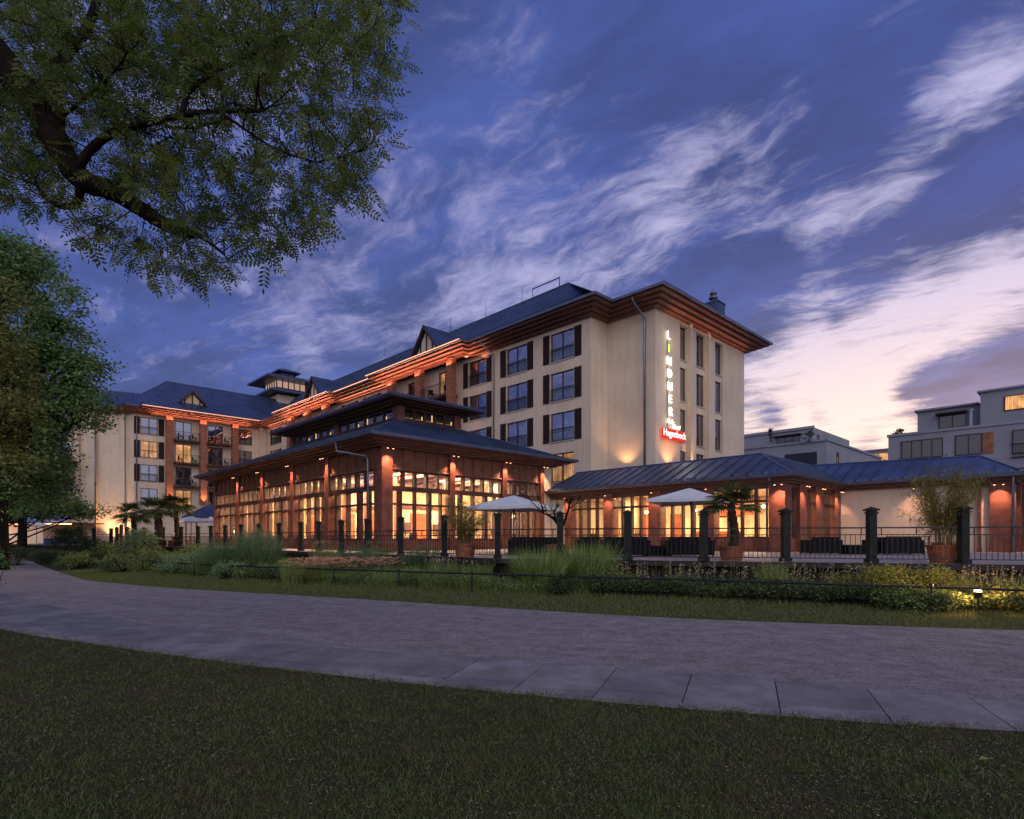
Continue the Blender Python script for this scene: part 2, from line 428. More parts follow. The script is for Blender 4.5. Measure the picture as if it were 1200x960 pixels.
def roof(mb, pts, eave=(0, 1), seam=.6, hgt=.05, wd=.035):
    """planar polygon with standing seams running up from the eave edge pts[e0]->pts[e1]"""
    P = [np.array(p, float) for p in pts]
    mb.add(pts, [tuple(range(len(pts)))])
    a, b = P[eave[0]], P[eave[1]]; ex = b - a; L = np.linalg.norm(ex); ex /= L
    nrm = None
    for i in range(len(P)):
        n_ = np.cross(ex, P[i] - a)
        if np.linalg.norm(n_) > 1e-3 and (nrm is None or np.linalg.norm(n_) > nl): nrm = n_; nl = np.linalg.norm(n_)
    nrm /= np.linalg.norm(nrm)
    if nrm[2] < 0: nrm = -nrm
    ey = np.cross(nrm, ex)
    if ey[2] < 0: ey = -ey
    Q = [((p - a) @ ex, (p - a) @ ey) for p in P]
    lo = min(x for x, _ in Q); hi = max(x for x, _ in Q); x = math.ceil(lo / seam) * seam + seam / 2
    while x < hi:
        ys = []
        for i in range(len(Q)):
            (x0, y0), (x1, y1) = Q[i], Q[(i + 1) % len(Q)]
            if (x0 - x) * (x1 - x) < 0: ys.append(y0 + (y1 - y0) * (x - x0) / (x1 - x0))
        if len(ys) >= 2 and max(ys) - min(ys) > .15:
            y0, y1 = min(ys) + .02, max(ys) - .10
            c = [a + ex * (x + sx * wd / 2) + ey * yy + nrm * hh for sx in (-1, 1) for yy in (y0, y1) for hh in (0.004, hgt)]
            mb.add(c, [(0, 1, 3, 2), (4, 6, 7, 5), (0, 4, 5, 1), (2, 3, 7, 6), (1, 5, 7, 3)])
        x += seam

# ================================================================ GROUND
def tagS(o): return tag(o, kind='structure')
def ground_mat():
    m = bpy.data.materials.new('turf_and_soil'); m.use_nodes = True; t = NT(m.node_tree); b = t.n['Principled BSDF']
    b.inputs['Roughness'].default_value = 1; b.inputs['Specular IOR Level'].default_value = .1
    p = t.pos()
    c = t.mix(t.ramp(t.noise(p, 1.1, 5, .6), .4, .65), (.026, .038, .012, 1), (.060, .052, .026, 1))
    c = t.mix(t.ramp(t.noise(p, 26, 5, .7), .35, .7), c, (.085, .070, .045, 1))
    c = t.mix(t.ramp(t.noise(p, 70, 3, .7), .5, .7), c, (.02, .022, .010, 1))
    t.set(b.inputs['Base Color'], c); add_bump(m, t.noise(p, 45, 5, .7), .9, .03); return m
def gravel_mat():
    m = bpy.data.materials.new('fine_gravel'); m.use_nodes = True; t = NT(m.node_tree); b = t.n['Principled BSDF']
    b.inputs['Roughness'].default_value = .95; b.inputs['Specular IOR Level'].default_value = .2
    p = t.pos()
    x, y, z = t.sep(p)
    al = t.comb(t.math('ADD', t.math('MULTIPLY', x, .12), t.math('MULTIPLY', y, .05)), t.math('SUBTRACT', t.math('MULTIPLY', y, 1.3), t.math('MULTIPLY', x, -.42)), 0.0)
    c = t.mix(t.ramp(t.noise(al, 1.5, 6, .65), .35, .68), (.25, .22, .225, 1), (.11, .095, .10, 1))
    c = t.mix(t.ramp(t.noise(p, .55, 4, .6), .4, .7), c, (.17, .143, .142, 1))
    c = t.mix(t.ramp(t.noise(t.vmath('MULTIPLY', p, (1, 1.6, 1)), 5, 6, .75), .42, .62, 0, .75), c, (.13, .113, .115, 1))
    c = t.mix(t.ramp(t.noise(p, 19, 5, .8), .42, .66, 0, .8), c, (.32, .29, .295, 1))
    c = t.mix(t.ramp(t.noise(p, 60, 4, .8), .35, .7, 0, .8), c, (.42, .385, .39, 1))
    c = t.mix(t.ramp(t.noise(p, 34, 3, .8), .55, .68, 0, .9), c, (.055, .048, .048, 1))
    vo = t.n.new('ShaderNodeTexVoronoi'); vo.inputs['Scale'].default_value = 55; t.set(vo.inputs['Vector'], p)
    c = t.mix(t.ramp(vo.outputs['Distance'], .0, .35, .75, 0.), c, (.10, .085, .085, 1))
    mm = t.math('MULTIPLY', t.ramp(t.noise(al, 2.2, 5, .7), .32, .68, .94, 1.06), t.ramp(t.noise(p, 2.6, 6, .8), .36, .64, .80, 1.2))
    c = t.mix(1.0, c, t.comb(mm, mm, mm), 'MULTIPLY')
    t.set(b.inputs['Base Color'], c)
    add_bump(m, t.math('ADD', t.noise(p, 55, 6, .75), t.math('MULTIPLY', t.noise(p, 7, 4, .6), 1.5)), 1.0, .03); return m
def slab_mat():
    m = bpy.data.materials.new('granite_slab'); m.use_nodes = True; t = NT(m.node_tree); b = t.n['Principled BSDF']
    b.inputs['Roughness'].default_value = .75
    p = t.pos(); g = t.n.new('ShaderNodeNewGeometry')
    c = t.mix(g.outputs['Random Per Island'], (.125, .122, .138, 1), (.195, .188, .205, 1))
    c = t.mix(t.ramp(t.noise(p, 2.2, 5, .6), .4, .7, 0., .7), c, (.12, .114, .118, 1))
    c = t.mix(t.ramp(t.noise(p, 90, 3, .7), .45, .7, 0, .5), c, (.24, .235, .25, 1))
    c = t.mix(t.ramp(t.noise(p, 9, 6, .8), .60, .72, 0, .9), c, (.06, .055, .05, 1))
    mm = t.ramp(t.noise(p, 1.3, 6, .7), .36, .66, .72, 1.24)
    c = t.mix(1.0, c, t.comb(mm, mm, mm), 'MULTIPLY')
    t.set(b.inputs['Base Color'], c); add_bump(m, t.noise(p, 40, 5, .7), .4, .01); return m
def deck_mat():
    m = bpy.data.materials.new('terrace_paving'); m.use_nodes = True; t = NT(m.node_tree); b = t.n['Principled BSDF']
    b.inputs['Roughness'].default_value = .6
    br = t.n.new('ShaderNodeTexBrick'); t.set(br.inputs['Vector'], t.obj()); br.inputs['Scale'].default_value = 1
    br.inputs['Color1'].default_value = (.33, .29, .27, 1); br.inputs['Color2'].default_value = (.26, .23, .22, 1); br.inputs['Mortar'].default_value = (.12, .11, .10, 1)
    br.inputs['Brick Width'].default_value = 1.2; br.inputs['Row Height'].default_value = .3; br.inputs['Mortar Size'].default_value = .01
    c = t.mix(t.ramp(t.noise(t.pos(), 1.5, 5), .4, .7, 0, .4), br.outputs['Color'], (.2, .17, .16, 1))
    t.set(b.inputs['Base Color'], c); return m

groundM, gravelM, slabM, deckM = ground_mat(), gravel_mat(), slab_mat(), deck_mat()
g = MB(); g.add([(-4000, -4000, 0), (4000, -4000, 0), (4000, 4000, 0), (-4000, 4000, 0)], [(0, 1, 2, 3)])
tagS(g.build('ground', groundM))

def smooth_curve(pts, n=160):
    P = np.array(pts, float); t = np.r_[0, np.cumsum(np.linalg.norm(np.diff(P, axis=0), axis=1))]
    T = np.linspace(0, t[-1], n); X = np.interp(T, t, P[:, 0]); Y = np.interp(T, t, P[:, 1])
    k = np.ones(7) / 7
    for _ in range(2):
        X[3:-3] = np.convolve(X, k, 'valid'); Y[3:-3] = np.convolve(Y, k, 'valid')
    return np.c_[X, Y]
Lc = smooth_curve([(-40, 40), (-16, 15), (-8.9, 10), (-4.6, 7.83), (-1.98, 6.67), (0, 5.93), (1.6, 5.4), (2.98, 5.02), (4.23, 4.76), (8, 4.1), (20, 2.4)], 300)
Mc = smooth_curve([(-47, 51), (-14.1, 15.9), (-8.35, 11.7), (-4.9, 9.3), (-2.86, 8.4), (-1.2, 7.85), (1.46, 7.0), (3.11, 6.3), (3.97, 5.98), (4.9, 5.52), (8.5, 4.5), (20, 2.9)], 300)
Pc_ = smooth_curve([(-60, 68), (-42, 49), (-22, 27.7), (-15.6, 21.2), (-10.7, 18.1), (-6.4, 16.1), (-2.1, 14), (2.4, 11.65), (5.8, 10.6), (8.8, 9.9), (20, 7.6)], 300)
def strip_mesh(A, B, z, jit=0.0):
    n = len(A); mb = MB(); vs = []
    for i in range(n):
        ja = rnd.uniform(-jit, jit)
        vs += [(A[i][0], A[i][1] + ja, z), (B[i][0], B[i][1] + rnd.uniform(-jit, jit), z)]
    mb.add(vs, [(2 * i, 2 * i + 2, 2 * i + 3, 2 * i + 1) for i in range(n - 1)]); return mb
tagS(strip_mesh(Mc, Pc_, .006, .015).build('gravel_path', gravelM))
# granite slab strip: single slabs with open joints
def arc_resample(C, step):
    t = np.r_[0, np.cumsum(np.linalg.norm(np.diff(C, axis=0), axis=1))]; return t
SLn = .88
tl = arc_resample(Mc, 1); N = int(tl[-1] / SLn)
sl = MB()
def at_frac(C, f):
    t = np.r_[0, np.cumsum(np.linalg.norm(np.diff(C, axis=0), axis=1))]; T = f
    return np.array((np.interp(T, t, C[:, 0]), np.interp(T, t, C[:, 1])))
def nearestL(p, nrm):
    dd = np.abs((Lc - p) @ np.array((nrm[1], -nrm[0]))) + (((Lc - p) @ nrm) > 0) * 100
    return Lc[np.argmin(dd)]
def joint_n(T):
    e = at_frac(Mc, max(T - .8, 0)); f = at_frac(Mc, T + .8); tv = (f - e) / np.linalg.norm(f - e); return np.array((-tv[1], tv[0]))
for i in range(N):
    a = at_frac(Mc, i * SLn + .006); b = at_frac(Mc, i * SLn + SLn - .006)
    tv = b - a; tv /= np.linalg.norm(tv); nv = np.array((-tv[1], tv[0]))   # away from the lawn
    sk = .45
    c = nearestL(a, nv); dq = nearestL(b, nv)
    n1_, n2_ = joint_n(i * SLn), joint_n((i + 1) * SLn)
    wa = max(.55, min(1.9, np.linalg.norm(nearestL(a, n1_) - a))) + .03; wb = max(.55, min(1.9, np.linalg.norm(nearestL(b, n2_) - b))) + .03
    k0 = rnd.uniform(.70, .74) if i % 2 else rnd.uniform(.76, .80)
    for (f0, f1) in ((0, k0), (k0 + .012, 1)):
        zz = .012 + rnd.uniform(-.0025, .0025)
        q1, q2, q3, q4 = a - n1_ * wa * f1, b - n2_ * wb * f1, b - n2_ * wb * f0, a - n1_ * wa * f0
        sl.add([(*q1, zz), (*q2, zz), (*q3, zz), (*q4, zz), (*q1, 0), (*q2, 0), (*q3, 0), (*q4, 0)], [(0, 1, 2, 3), (4, 5, 1, 0), (5, 6, 2, 1), (6, 7, 3, 2), (7, 4, 0, 3)])
tagS(sl.build('paving_strip', slabM))

# raised terrace
deck_pts = [(30, 9.3), (12.3, 15.0), (-.4, 19.1), (-11.1, 29.6), (-24.5, 43.2), (-60, 66), (-80, 90), (-40, 160), (120, 160), (120, 20)]
dk = MB(); n = len(deck_pts)
dk.add([(x, y, .9) for x, y in deck_pts], [tuple(range(n))])
tagS(dk.build('terrace', deckM))
fs_ = MB()
for (a, b) in zip(deck_pts[:6], deck_pts[1:6]):
    a = np.array(a, float); b = np.array(b, float); dd = (b - a) / np.linalg.norm(b - a); nn = np.array((-dd[1], dd[0]))
    if nn[1] > 0: nn = -nn
    # edge beam, then a set back dark wall
    p = [a + nn * .02, b + nn * .02]; r = [a - nn * .35, b - nn * .35]
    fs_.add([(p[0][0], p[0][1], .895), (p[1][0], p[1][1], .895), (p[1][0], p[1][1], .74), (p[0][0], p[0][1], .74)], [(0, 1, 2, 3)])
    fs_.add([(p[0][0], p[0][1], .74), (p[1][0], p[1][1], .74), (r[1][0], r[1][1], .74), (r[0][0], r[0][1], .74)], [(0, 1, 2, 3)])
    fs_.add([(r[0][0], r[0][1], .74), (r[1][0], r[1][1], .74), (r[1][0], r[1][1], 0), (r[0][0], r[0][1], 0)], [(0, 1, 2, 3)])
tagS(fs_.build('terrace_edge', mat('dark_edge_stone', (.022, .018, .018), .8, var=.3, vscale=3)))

# ================================================================ HOTEL
H0 = (-50, 32, 0.9)
hotel = thing('hotel', H0, 'large cream rendered hotel of five storeys with a blue metal roof and brown shutters', 'hotel', uvf=True)
SILL = [14.46, 11.55, 8.60, 5.65]; WH = 2.08
VM, UL, UR, VR, UE, VB = 31.55, -83.3, -24.89, 33.45, -20.98, 46.84
ZT = 17.0
wallmb = MB(); rooms = MB()
# --- window prototypes in local frame (x along the wall, y inwards, z up)
def bars(mb, x0, x1, y, z0, z1, step=.13, r=.009):
    mb.box(x0, x1, y - .015, y + .015, z1 - .03, z1); mb.box(x0, x1, y - .012, y + .012, z0, z0 + .025)
    mb.box(x0, x1, y - .010, y + .010, z1 - .2, z1 - .18)
    nb = int((x1 - x0) / step)
    for i in range(nb + 1):
        x = x0 + (x1 - x0) * i / nb; mb.box(x - r, x + r, y - r, y + r, z0, z1 - .03)
def make_window(w_, h_, lit=False, shut=(True, True), rail=True, nmul=1, cur=.5):
    f = MB(); t_ = .07
    f.box(0, w_, .10, .17, 0, t_); f.box(0, w_, .10, .17, h_ - t_, h_); f.box(0, t_, .10, .17, t_, h_ - t_); f.box(w_ - t_, w_, .10, .17, t_, h_ - t_)
    for i in range(nmul):
        x = w_ * (i + 1) / (nmul + 1); f.box(x - .05, x + .05, .095, .165, t_, h_ - t_)
    if rail: f.box(t_, w_ - t_, .11, .16, h_ * .42, h_ * .42 + .05)
    fo = f.build('window', framem)
    p = MB(); p.box(t_, w_ - t_, .13, .138, t_, h_ - t_); p.build('pane', glassd if not lit else glass, fo)
    c = MB(); nseg = int(w_ / .06)
    spans = [(0, w_)] if lit or cur >= 1 else [(0, w_ * cur * .5), (w_ * (1 - cur * .5), w_)]
    for a, b in spans:
        ns_ = max(2, int((b - a) / .05)); xs = np.linspace(a, b, ns_ + 1)
        ys = [.26 + .03 * math.sin(x * 31 + a) for x in xs]
        c.add([(x, y, zz) for x, y in zip(xs, ys) for zz in (0, h_)], [(2 * i, 2 * i + 2, 2 * i + 3, 2 * i + 1) for i in range(ns_)])
    c.build('curtain', glowcur if lit else curt, fo)
    s_b = MB(); s_b.box(-.06, w_ + .06, -.07, .12, -.07, -.005); s_b.build('sill', stonem, fo)
    if rail:
        r_ = MB(); bars(r_, .02, w_ - .02, -.02, .08, .95); r_.build('railing', blackm, fo)
    sw = .62
    for side, on in zip((-1, 1), shut):
        if not on: continue
        x0 = -sw - .08 if side < 0 else w_ + .08
        sh = MB(); sh.box(x0, x0 + sw, -.055, -.01, -.03, h_ + .03)
        for zz in np.arange(.12, h_ - .1, .11): sh.box(x0 + .07, x0 + sw - .07, -.075, -.055, zz, zz + .05)
        sh.build('shutter', shutm, fo)
    return fo
PROT = {}
def place_window(parent, face, plane, s0, z0, w_=2.25, h_=WH, **kw):
    """face 'v' (faces -v) or 'u' (faces +u)"""
    key = (round(w_, 2), round(h_, 2), tuple(sorted(kw.items())))
    if key not in PROT: o = PROT[key] = make_window(w_, h_, **kw)
    else: o = copy_tree(PROT[key])
    b = BASE[parent.name]; o.parent = parent
    if face == 'v': o.location = (s0 - b[0], plane - b[1], z0 - b[2])
    else: o.location = (plane - b[0], s0 - b[1], z0 - b[2]); o.rotation_euler = (0, 0, R(90))
    return o
ops_front, ops_left, ops_end = [], [], []
def fwin(s0, z0, w_=2.25, h_=WH, **kw):
    ops_front.append((s0, s0 + w_, z0, z0 + h_)); place_window(hotel, 'v', VM, s0, z0, w_, h_, **kw)
def lwin(s0, z0, w_=1.85, h_=WH, **kw):
    ops_left.append((s0, s0 + w_, z0, z0 + h_)); place_window(hotel, 'u', UL, s0, z0, w_, h_, **kw)
for ci, s0 in enumerate((-28.67, -33.37, -38.1)):
    for ri, z0 in enumerate(SILL):
        lit = (ri == 3 and ci < 2)
        kw = dict(cur=(.9, 1.0, .55, .8)[(ci + ri) % 4])
        if lit: kw = dict(lit=True, shut=(False, False), rail=False)
        if ri == 3 and ci == 2: kw = dict(shut=(False, False))
        fwin(s0, z0, **kw)
# bays A and B: french doors behind balconies
BAYS = [(-49.3, -38.5), (-72.9, -61.6)]
bay_cols = [(-49.03, -48.11), (-44.36, -43.41), (-39.61, -38.78), (-72.53, -71.37), (-67.9, -66.72), (-63.13, -61.95)]
for bi, (a, b) in enumerate(BAYS):
    for j, s0 in enumerate((a + 1.9, a + 6.9)):
        for ri, z0 in enumerate(SILL[:3]):
            fwin(s0, z0 - .35, 1.8, 2.4, shut=(False, False), rail=False, lit=(bi == 0 and j == 1 and ri == 0) or (bi == 1 and j == 0 and ri == 0), cur=.7)
for s0 in (-59.9, -55.2):
    for ri, z0 in enumerate(SILL): fwin(s0 if s0 < -58 else s0, z0, cur=.8)
for ri, z0 in enumerate(SILL): fwin(-80.6, z0, cur=.6)
for s0 in (-48, -52.5, -66, -70.5): fwin(s0 if s0 != -52.5 else -52.8, SILL[3], shut=(False, False), rail=False)
for s0 in (16.35,):
    for ri, z0 in enumerate(SILL): lwin(s0, z0, lit=(ri == 1), shut=(ri < 3, ri < 3), cur=1.0)
for j, s0 in enumerate((20.2, 24.05)):
    for ri, z0 in enumerate(SILL[:3]): lwin(s0, z0 - .3, 1.85, 2.4, shut=(False, False), rail=False, lit=(j == 0 and ri == 1), cur=.7)
lwin(20.2, SILL[3], lit=True, shut=(False, False), rail=False); lwin(24.05, SILL[3], shut=(False, False), rail=False)
for ri, z0 in enumerate(SILL): lwin(27.85, z0, shut=(False, False), cur=.7)
wall_open(wallmb, Mv(VM), UL, UR, .9, ZT, ops_front)
wall_open(wallmb, Mu(UL), 15.66, VM, .9, ZT, ops_left)
wallmb.add([(UR, VM, .9), (UR, VR, .9), (UR, VR, ZT), (UR, VM, ZT)], [(0, 1, 2, 3)])
wallmb.add([(UR, VR, .9), (UE, VR, .9), (UE, VR, ZT), (UR, VR, ZT)], [(0, 1, 2, 3)])
# end facade with three recessed window slots
slots = [(36.62, 37.68), (38.91, 40.32), (41.8, 43.06)]
eo = [(a, b, 2.5, 16.62) for a, b in slots]
wall_open(wallmb, Mu(UE), VR, VB, .9, ZT, eo, depth=.12)
for i, (a, b) in enumerate(slots):
    inner = []
    for ri, z0 in enumerate(SILL):
        inner.append((a + .04, b - .04, z0 - .25, z0 + 2.12))
        place_window(hotel, 'u', UE - .12, a + .04, z0 - .25, b - a - .08, 2.37, shut=(False, False), rail=False, nmul=(1 if i == 1 else 0), cur=(.5 if i == 1 else .12))
    wall_open(wallmb, Mu(UE - .12), a, b, 2.5, 16.62, inner)
# left end of the wing (end wall, back walls)
wallmb.add([(-98, 15.66, .9), (UL, 15.66, .9), (UL, 15.66, ZT), (-98, 15.66, ZT)], [(0, 1, 2, 3)])
wallmb.add([(-98, 15.66, .9), (-98, 46.8, .9), (-98, 46.8, ZT), (-98, 15.66, ZT)], [(0, 1, 2, 3)])
wallmb.add([(-98, 46.8, .9), (UE, VB, .9), (UE, VB, ZT), (-98, 46.8, ZT)], [(0, 1, 2, 3)])
# pier strip at the wing's corner and pilasters on the end facade
wallmb.box(UL + .02, UL + .5, 30.55, 31.5, .9, ZT)
wallmb.box(UE + .003, UE + .20, 37.74, 38.05, .9, 16.98)
wallmb.box(UE + .003, UE + .20, 40.4, 40.75, .9, 16.98)
wall_o = wallmb.build('wall', stucco, hotel)
# dark-coloured sheets behind the windows stand in for unlit rooms
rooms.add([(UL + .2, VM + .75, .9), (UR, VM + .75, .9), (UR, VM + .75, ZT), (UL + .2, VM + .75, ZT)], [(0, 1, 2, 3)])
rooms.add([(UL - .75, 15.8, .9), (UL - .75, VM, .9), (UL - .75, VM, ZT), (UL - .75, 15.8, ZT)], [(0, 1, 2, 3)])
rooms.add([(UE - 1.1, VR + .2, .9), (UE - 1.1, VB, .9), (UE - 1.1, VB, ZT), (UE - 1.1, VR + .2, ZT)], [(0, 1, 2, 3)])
rooms.build('dark_room_sheet', darkroom, hotel)
# angled stair tower at the far left end
def duv(px, Y): return toUV(*W(px, Y))
A_, B_ = duv(81, 70), duv(147, 71.5); C_, D_ = duv(147, 90), duv(81, 90)
et = MB()
for p, r in ((A_, B_), (B_, C_), (C_, D_), (D_, A_)):
    et.add([(p[0], p[1], .9), (r[0], r[1], .9), (r[0], r[1], ZT), (p[0], p[1], ZT)], [(0, 1, 2, 3)])
et.add([(B_[0], B_[1], .9), (UL, 15.66, .9), (UL, 15.66, ZT), (B_[0], B_[1], ZT)], [(0, 1, 2, 3)])
for f0, f1, dpt in ((.0, .20, .5), (.33, .50, .4), (.93, 1.0, .35)):
    p = np.array(A_) * (1 - f0) + np.array(B_) * f0; r = np.array(A_) * (1 - f1) + np.array(B_) * f1
    tv = (r - p) / np.linalg.norm(r - p); nv = np.array((tv[1], -tv[0])) * dpt
    vs = [(*x, z) for z in (.9, ZT) for x in (p + nv, r + nv, r - nv * .2, p - nv * .2)]
    et.add(vs, [(0, 3, 2, 1), (4, 5, 6, 7), (0, 1, 5, 4), (1, 2, 6, 5), (2, 3, 7, 6), (3, 0, 4, 7)])
et.build('wall', stucco, hotel)
# --- cornice
path = [A_, B_, (UL, 15.66), (UL, 17.6), (UL + .7, 17.6), (UL + .7, 28.6), (UL, 28.6), (UL, VM), (-73.3, VM), (-73.3, VM - .7), (-61.0, VM - .7), (-61.0, VM), (-49.7, VM), (-49.7, VM - .7), (-37.9, VM - .7), (-37.9, VM),
        (UR, VM), (UR, VR), (UE, VR), (UE, VB), (-30, VB)]
cm = MB(); sweep(cm, path, step_prof(16.88, 17.52, 1.45, 4)); sweep(cm, path, [(1.2, 17.521), (1.52, 17.521), (1.52, 17.60), (1.0, 17.62)])
cm.build('cornice', cornm, hotel)
gt = MB(); sweep(gt, path, [(1.525, 17.50), (1.66, 17.50), (1.68, 17.66), (1.64, 17.66), (1.62, 17.53), (1.525, 17.53)])
gt.build('gutter', gutter, hotel)
# light strips below the gutters of the three balcony bays
for pth in ([(UL + .7, 17.6), (UL + .7, 28.6)], [(-73.3, VM - .7), (-61.0, VM - .7)], [(-49.7, VM - .7), (-37.9, VM - .7)], [(-59.5, VM), (-51.2, VM)]):
    ex = []
    p, r = pth; dd = np.array(r) - np.array(p); dd = dd / np.linalg.norm(dd)
    pp = [tuple(np.array(p) - dd * 1.5), tuple(np.array(r) + dd * 1.5)] if pth[0][0] != -59.5 else pth
    s1 = MB(); sweep(s1, pp, [(1.70, 17.60), (1.74, 17.60), (1.74, 17.645), (1.70, 17.645)])
    s1.build('glow_strip', strip_e, hotel)
# --- balcony bays: brick columns, slabs and railings
def balcony(M, s0, s1, z, dproj):
    b = MB(); b.mbox(M, s0, s1, -dproj, -.003, z - .22, z - .02)
    bo = b.build('balcony', woodd, hotel)
    r_ = MB(); dpt = -dproj + .04
    r_.mbox(M, s0, s1, dpt - .02, dpt + .02, z + .93, z + .97); r_.mbox(M, s0, s1, dpt - .012, dpt + .012, z + .05, z + .075)
    nb = int((s1 - s0) / .14)
    for i in range(nb + 1):
        x = s0 + (s1 - s0) * i / nb; r_.mbox(M, x - .009, x + .009, dpt - .009, dpt + .009, z + .05, z + .95)
    for x in (s0 + .03, s1 - .03): r_.mbox(M, x - .02, x + .02, dpt, -.01, z + .90, z + .94)
    r_.build('railing', blackm, bo)
    ch = MB()
    for cx in (s0 + .7, s1 - .8):      # small table-height chair pair
        ch.mbox(M, cx, cx + .45, -dproj + .35, -dproj + .8, z + .40, z + .46); ch.mbox(M, cx, cx + .06, -dproj + .35, -dproj + .8, z + .46, z + .85)
        for ax in (cx, cx + .41):
            for ad_ in (-dproj + .35, -dproj + .76): ch.mbox(M, ax, ax + .04, ad_, ad_ + .04, z - .02, z + .40)
    ch.build('seat', rattan, bo)
for (a, b) in BAYS:
    cs = [c for c in bay_cols if a - .2 < c[0] < b + .2]; cs.sort()
    for c0, c1 in zip(cs, cs[1:]):
        for z0 in SILL[:3]: balcony(Mv(VM), c0[1] + .01, c1[0] - .01, z0 - .36, 1.25)
for c0, c1 in bay_cols:
    mb = MB(); mb.box(c0 + .1, c1 - .1, VM - 1.35, VM - .75, 5.9, 16.96); mb.build('balcony_column', brick, hotel)
lcols = [(18.9, 19.65), (22.8, 23.55), (26.75, 27.5)]
for c0, c1 in lcols:
    mb = MB(); mb.box(UL + .65, UL + 1.25, c0, c1, 5.9, 16.96); mb.build('balcony_column', brick, hotel)
for c0, c1 in zip(lcols, lcols[1:]):
    for z0 in SILL[:3]: balcony(Mu(UL), c0[1] + .01, c1[0] - .01, z0 - .31, 1.15)
# --- roof
rf = MB(); ze = 17.63
E1, E2, E3, E4 = (UR + 1.5, VM - 1.5, ze), (UR + 1.5, VR - 1.5, ze), (UE + 1.5, VR - 1.5, ze), (UE + 1.5, VB + 1.5, ze)
def zf(v): return ze + (v - (VM - 1.5)) * .58
BR = (-28.6, 36.0, zf(36.0)); RR = (-33.4, 39.2, 24.23)
E0 = (E1[0], VB + 1.5, ze)
roof(rf, [(-81.8, 30.05, ze), E1, BR, (-88, 36.0, zf(36))], seam=.55)
roof(rf, [(-88, 36.0, zf(36) + .03), (BR[0], BR[1], BR[2] + .03), RR, (-91, 39.2, 24.2)], seam=.55)
roof(rf, [E1, E0, RR], seam=.55)
rf.add([E2, E3, E4, E0], [(0, 1, 2, 3)])
roof(rf, [(-98, VB + 1.5, ze), E0, RR, (-91, 39.2, 24.2)], seam=1.1)
# left wing roof: hip
P1, P2 = (-81.8, 14.2, ze), (-81.8, 30.05, ze)
Ra, Rb = (-91.0, 21.0, 23.3), (-91.0, 39.2, 23.3)
roof(rf, [P1, P2, Rb, Ra], seam=.55)
roof(rf, [(-99.5, 14.2, ze), P1, Ra], seam=.55)
rf.add([(-99.5, 14.2, ze), Ra, Rb, (-99.5, 48, ze)], [(0, 1, 2, 3)])
# angled end roof
a_, b_ = duv(78, 68.3), duv(150, 69.8)
r1_, r2_ = duv(124, 77), duv(172, 78)
roof(rf, [(a_[0], a_[1], ze), (b_[0], b_[1], ze), (r2_[0], r2_[1], 21.0), (r1_[0], r1_[1], 21.3)], seam=.55)
rf.add([(a_[0], a_[1], ze), (r1_[0], r1_[1], 21.3), (*duv(80, 92), ze)], [(0, 1, 2)])
# dormers
def dormer(face, c, plane, apex, zb, half, depth):
    M = Mv(plane) if face == 'v' else Mu(plane)
    P = lambda s, d_, z: M(c + s, d_, z)
    roof_o = .45
    for sg in (-1, 1):
        pts = [P(sg * (half + roof_o), -.45, zb - .3), P(sg * (half + roof_o), depth, zb - .3), P(0, depth, apex), P(0, -.45, apex)]
        roof(rf, pts, seam=.5)
        e = [P(sg * (half + roof_o), -.46, zb - .48), P(sg * (half + roof_o), -.46, zb - .28), P(0, -.46, apex + .02), P(0, -.46, apex - .30)]
        fb = MB(); fb.add(e + [tuple(np.array(x) + np.array(M(0, .12, 0)) - np.array(M(0, 0, 0))) for x in e], [(0, 1, 2, 3), (7, 6, 5, 4), (0, 3, 7, 4), (1, 2, 6, 5)])
        fb.build('barge_board', woodd, hotel)
    f = MB(); f.add([P(-half, 0, zb - .3), P(half, 0, zb - .3), P(0, 0, apex - .25)], [(0, 1, 2)])
    f.build('gable', stucco, hotel)
    g_ = MB()
    for x in (-half * .5, 0, half * .5):
        h = (apex - .3 - zb) * (1 - abs(x) / half); g_.mbox(M, c + x - .09, c + x + .09, -.06, -.003, zb - .3, zb - .3 + h + .2)
    g_.mbox(M, c - half, c + half, -.07, -.003, zb - .45, zb - .25)
    g_.build('timber_frame', woodd, hotel)
dormer('v', -45.7, 32.6, 22.0, 19.4, 1.9, 3.9)
dormer('v', -70.0, 32.6, 22.0, 19.4, 1.9, 3.9)
dormer('u', 22.5, -84.6, 21.1, 19.1, 1.8, 4.2)
roof_o = rf.build('roof', roofm, hotel)
ridge = MB(); ridge.tube([RR, (-91, 39.2, 24.2)], .09, 6); ridge.tube([RR, BR, E1], .07, 6); ridge.tube([Ra, Rb], .09, 6); ridge.tube([P1, Ra], .07, 6)
ridge.build('ridge_cap', gutter, hotel)
# downpipes
def pipe(parent, pts, r=.055, m=gutter, name='downpipe'):
    mb = MB(); mb.tube(pts, r, 8); return mb.build(name, m, parent, smooth=True)
for u_ in (-34.82, -53.2, -75.6): pipe(hotel, [(u_, VM - 1.55, 17.5), (u_, VM - 1.5, 17.1), (u_, VM - .12, 16.5), (u_, VM - .1, 16.2), (u_, VM - .1, 1)])
pipe(hotel, [(-21.75, VR - 1.55, 17.5), (-21.75, VR - 1.5, 17.1), (-21.75, VR - .12, 16.4), (-21.75, VR - .1, 16.1), (-21.75, VR - .1, 1)], .07)
pipe(hotel, [(UL + 1.55, 15.9, 17.5), (UL + 1.5, 15.9, 17.0), (UL + .12, 15.9, 16.5), (UL + .12, 15.9, 1)])
pipe(hotel, [(*(np.array(A_) * .49 + np.array(B_) * .51 + np.array((.4, -.35))), 16.9), (*(np.array(A_) * .49 + np.array(B_) * .51 + np.array((.4, -.35))), .9)], .08)
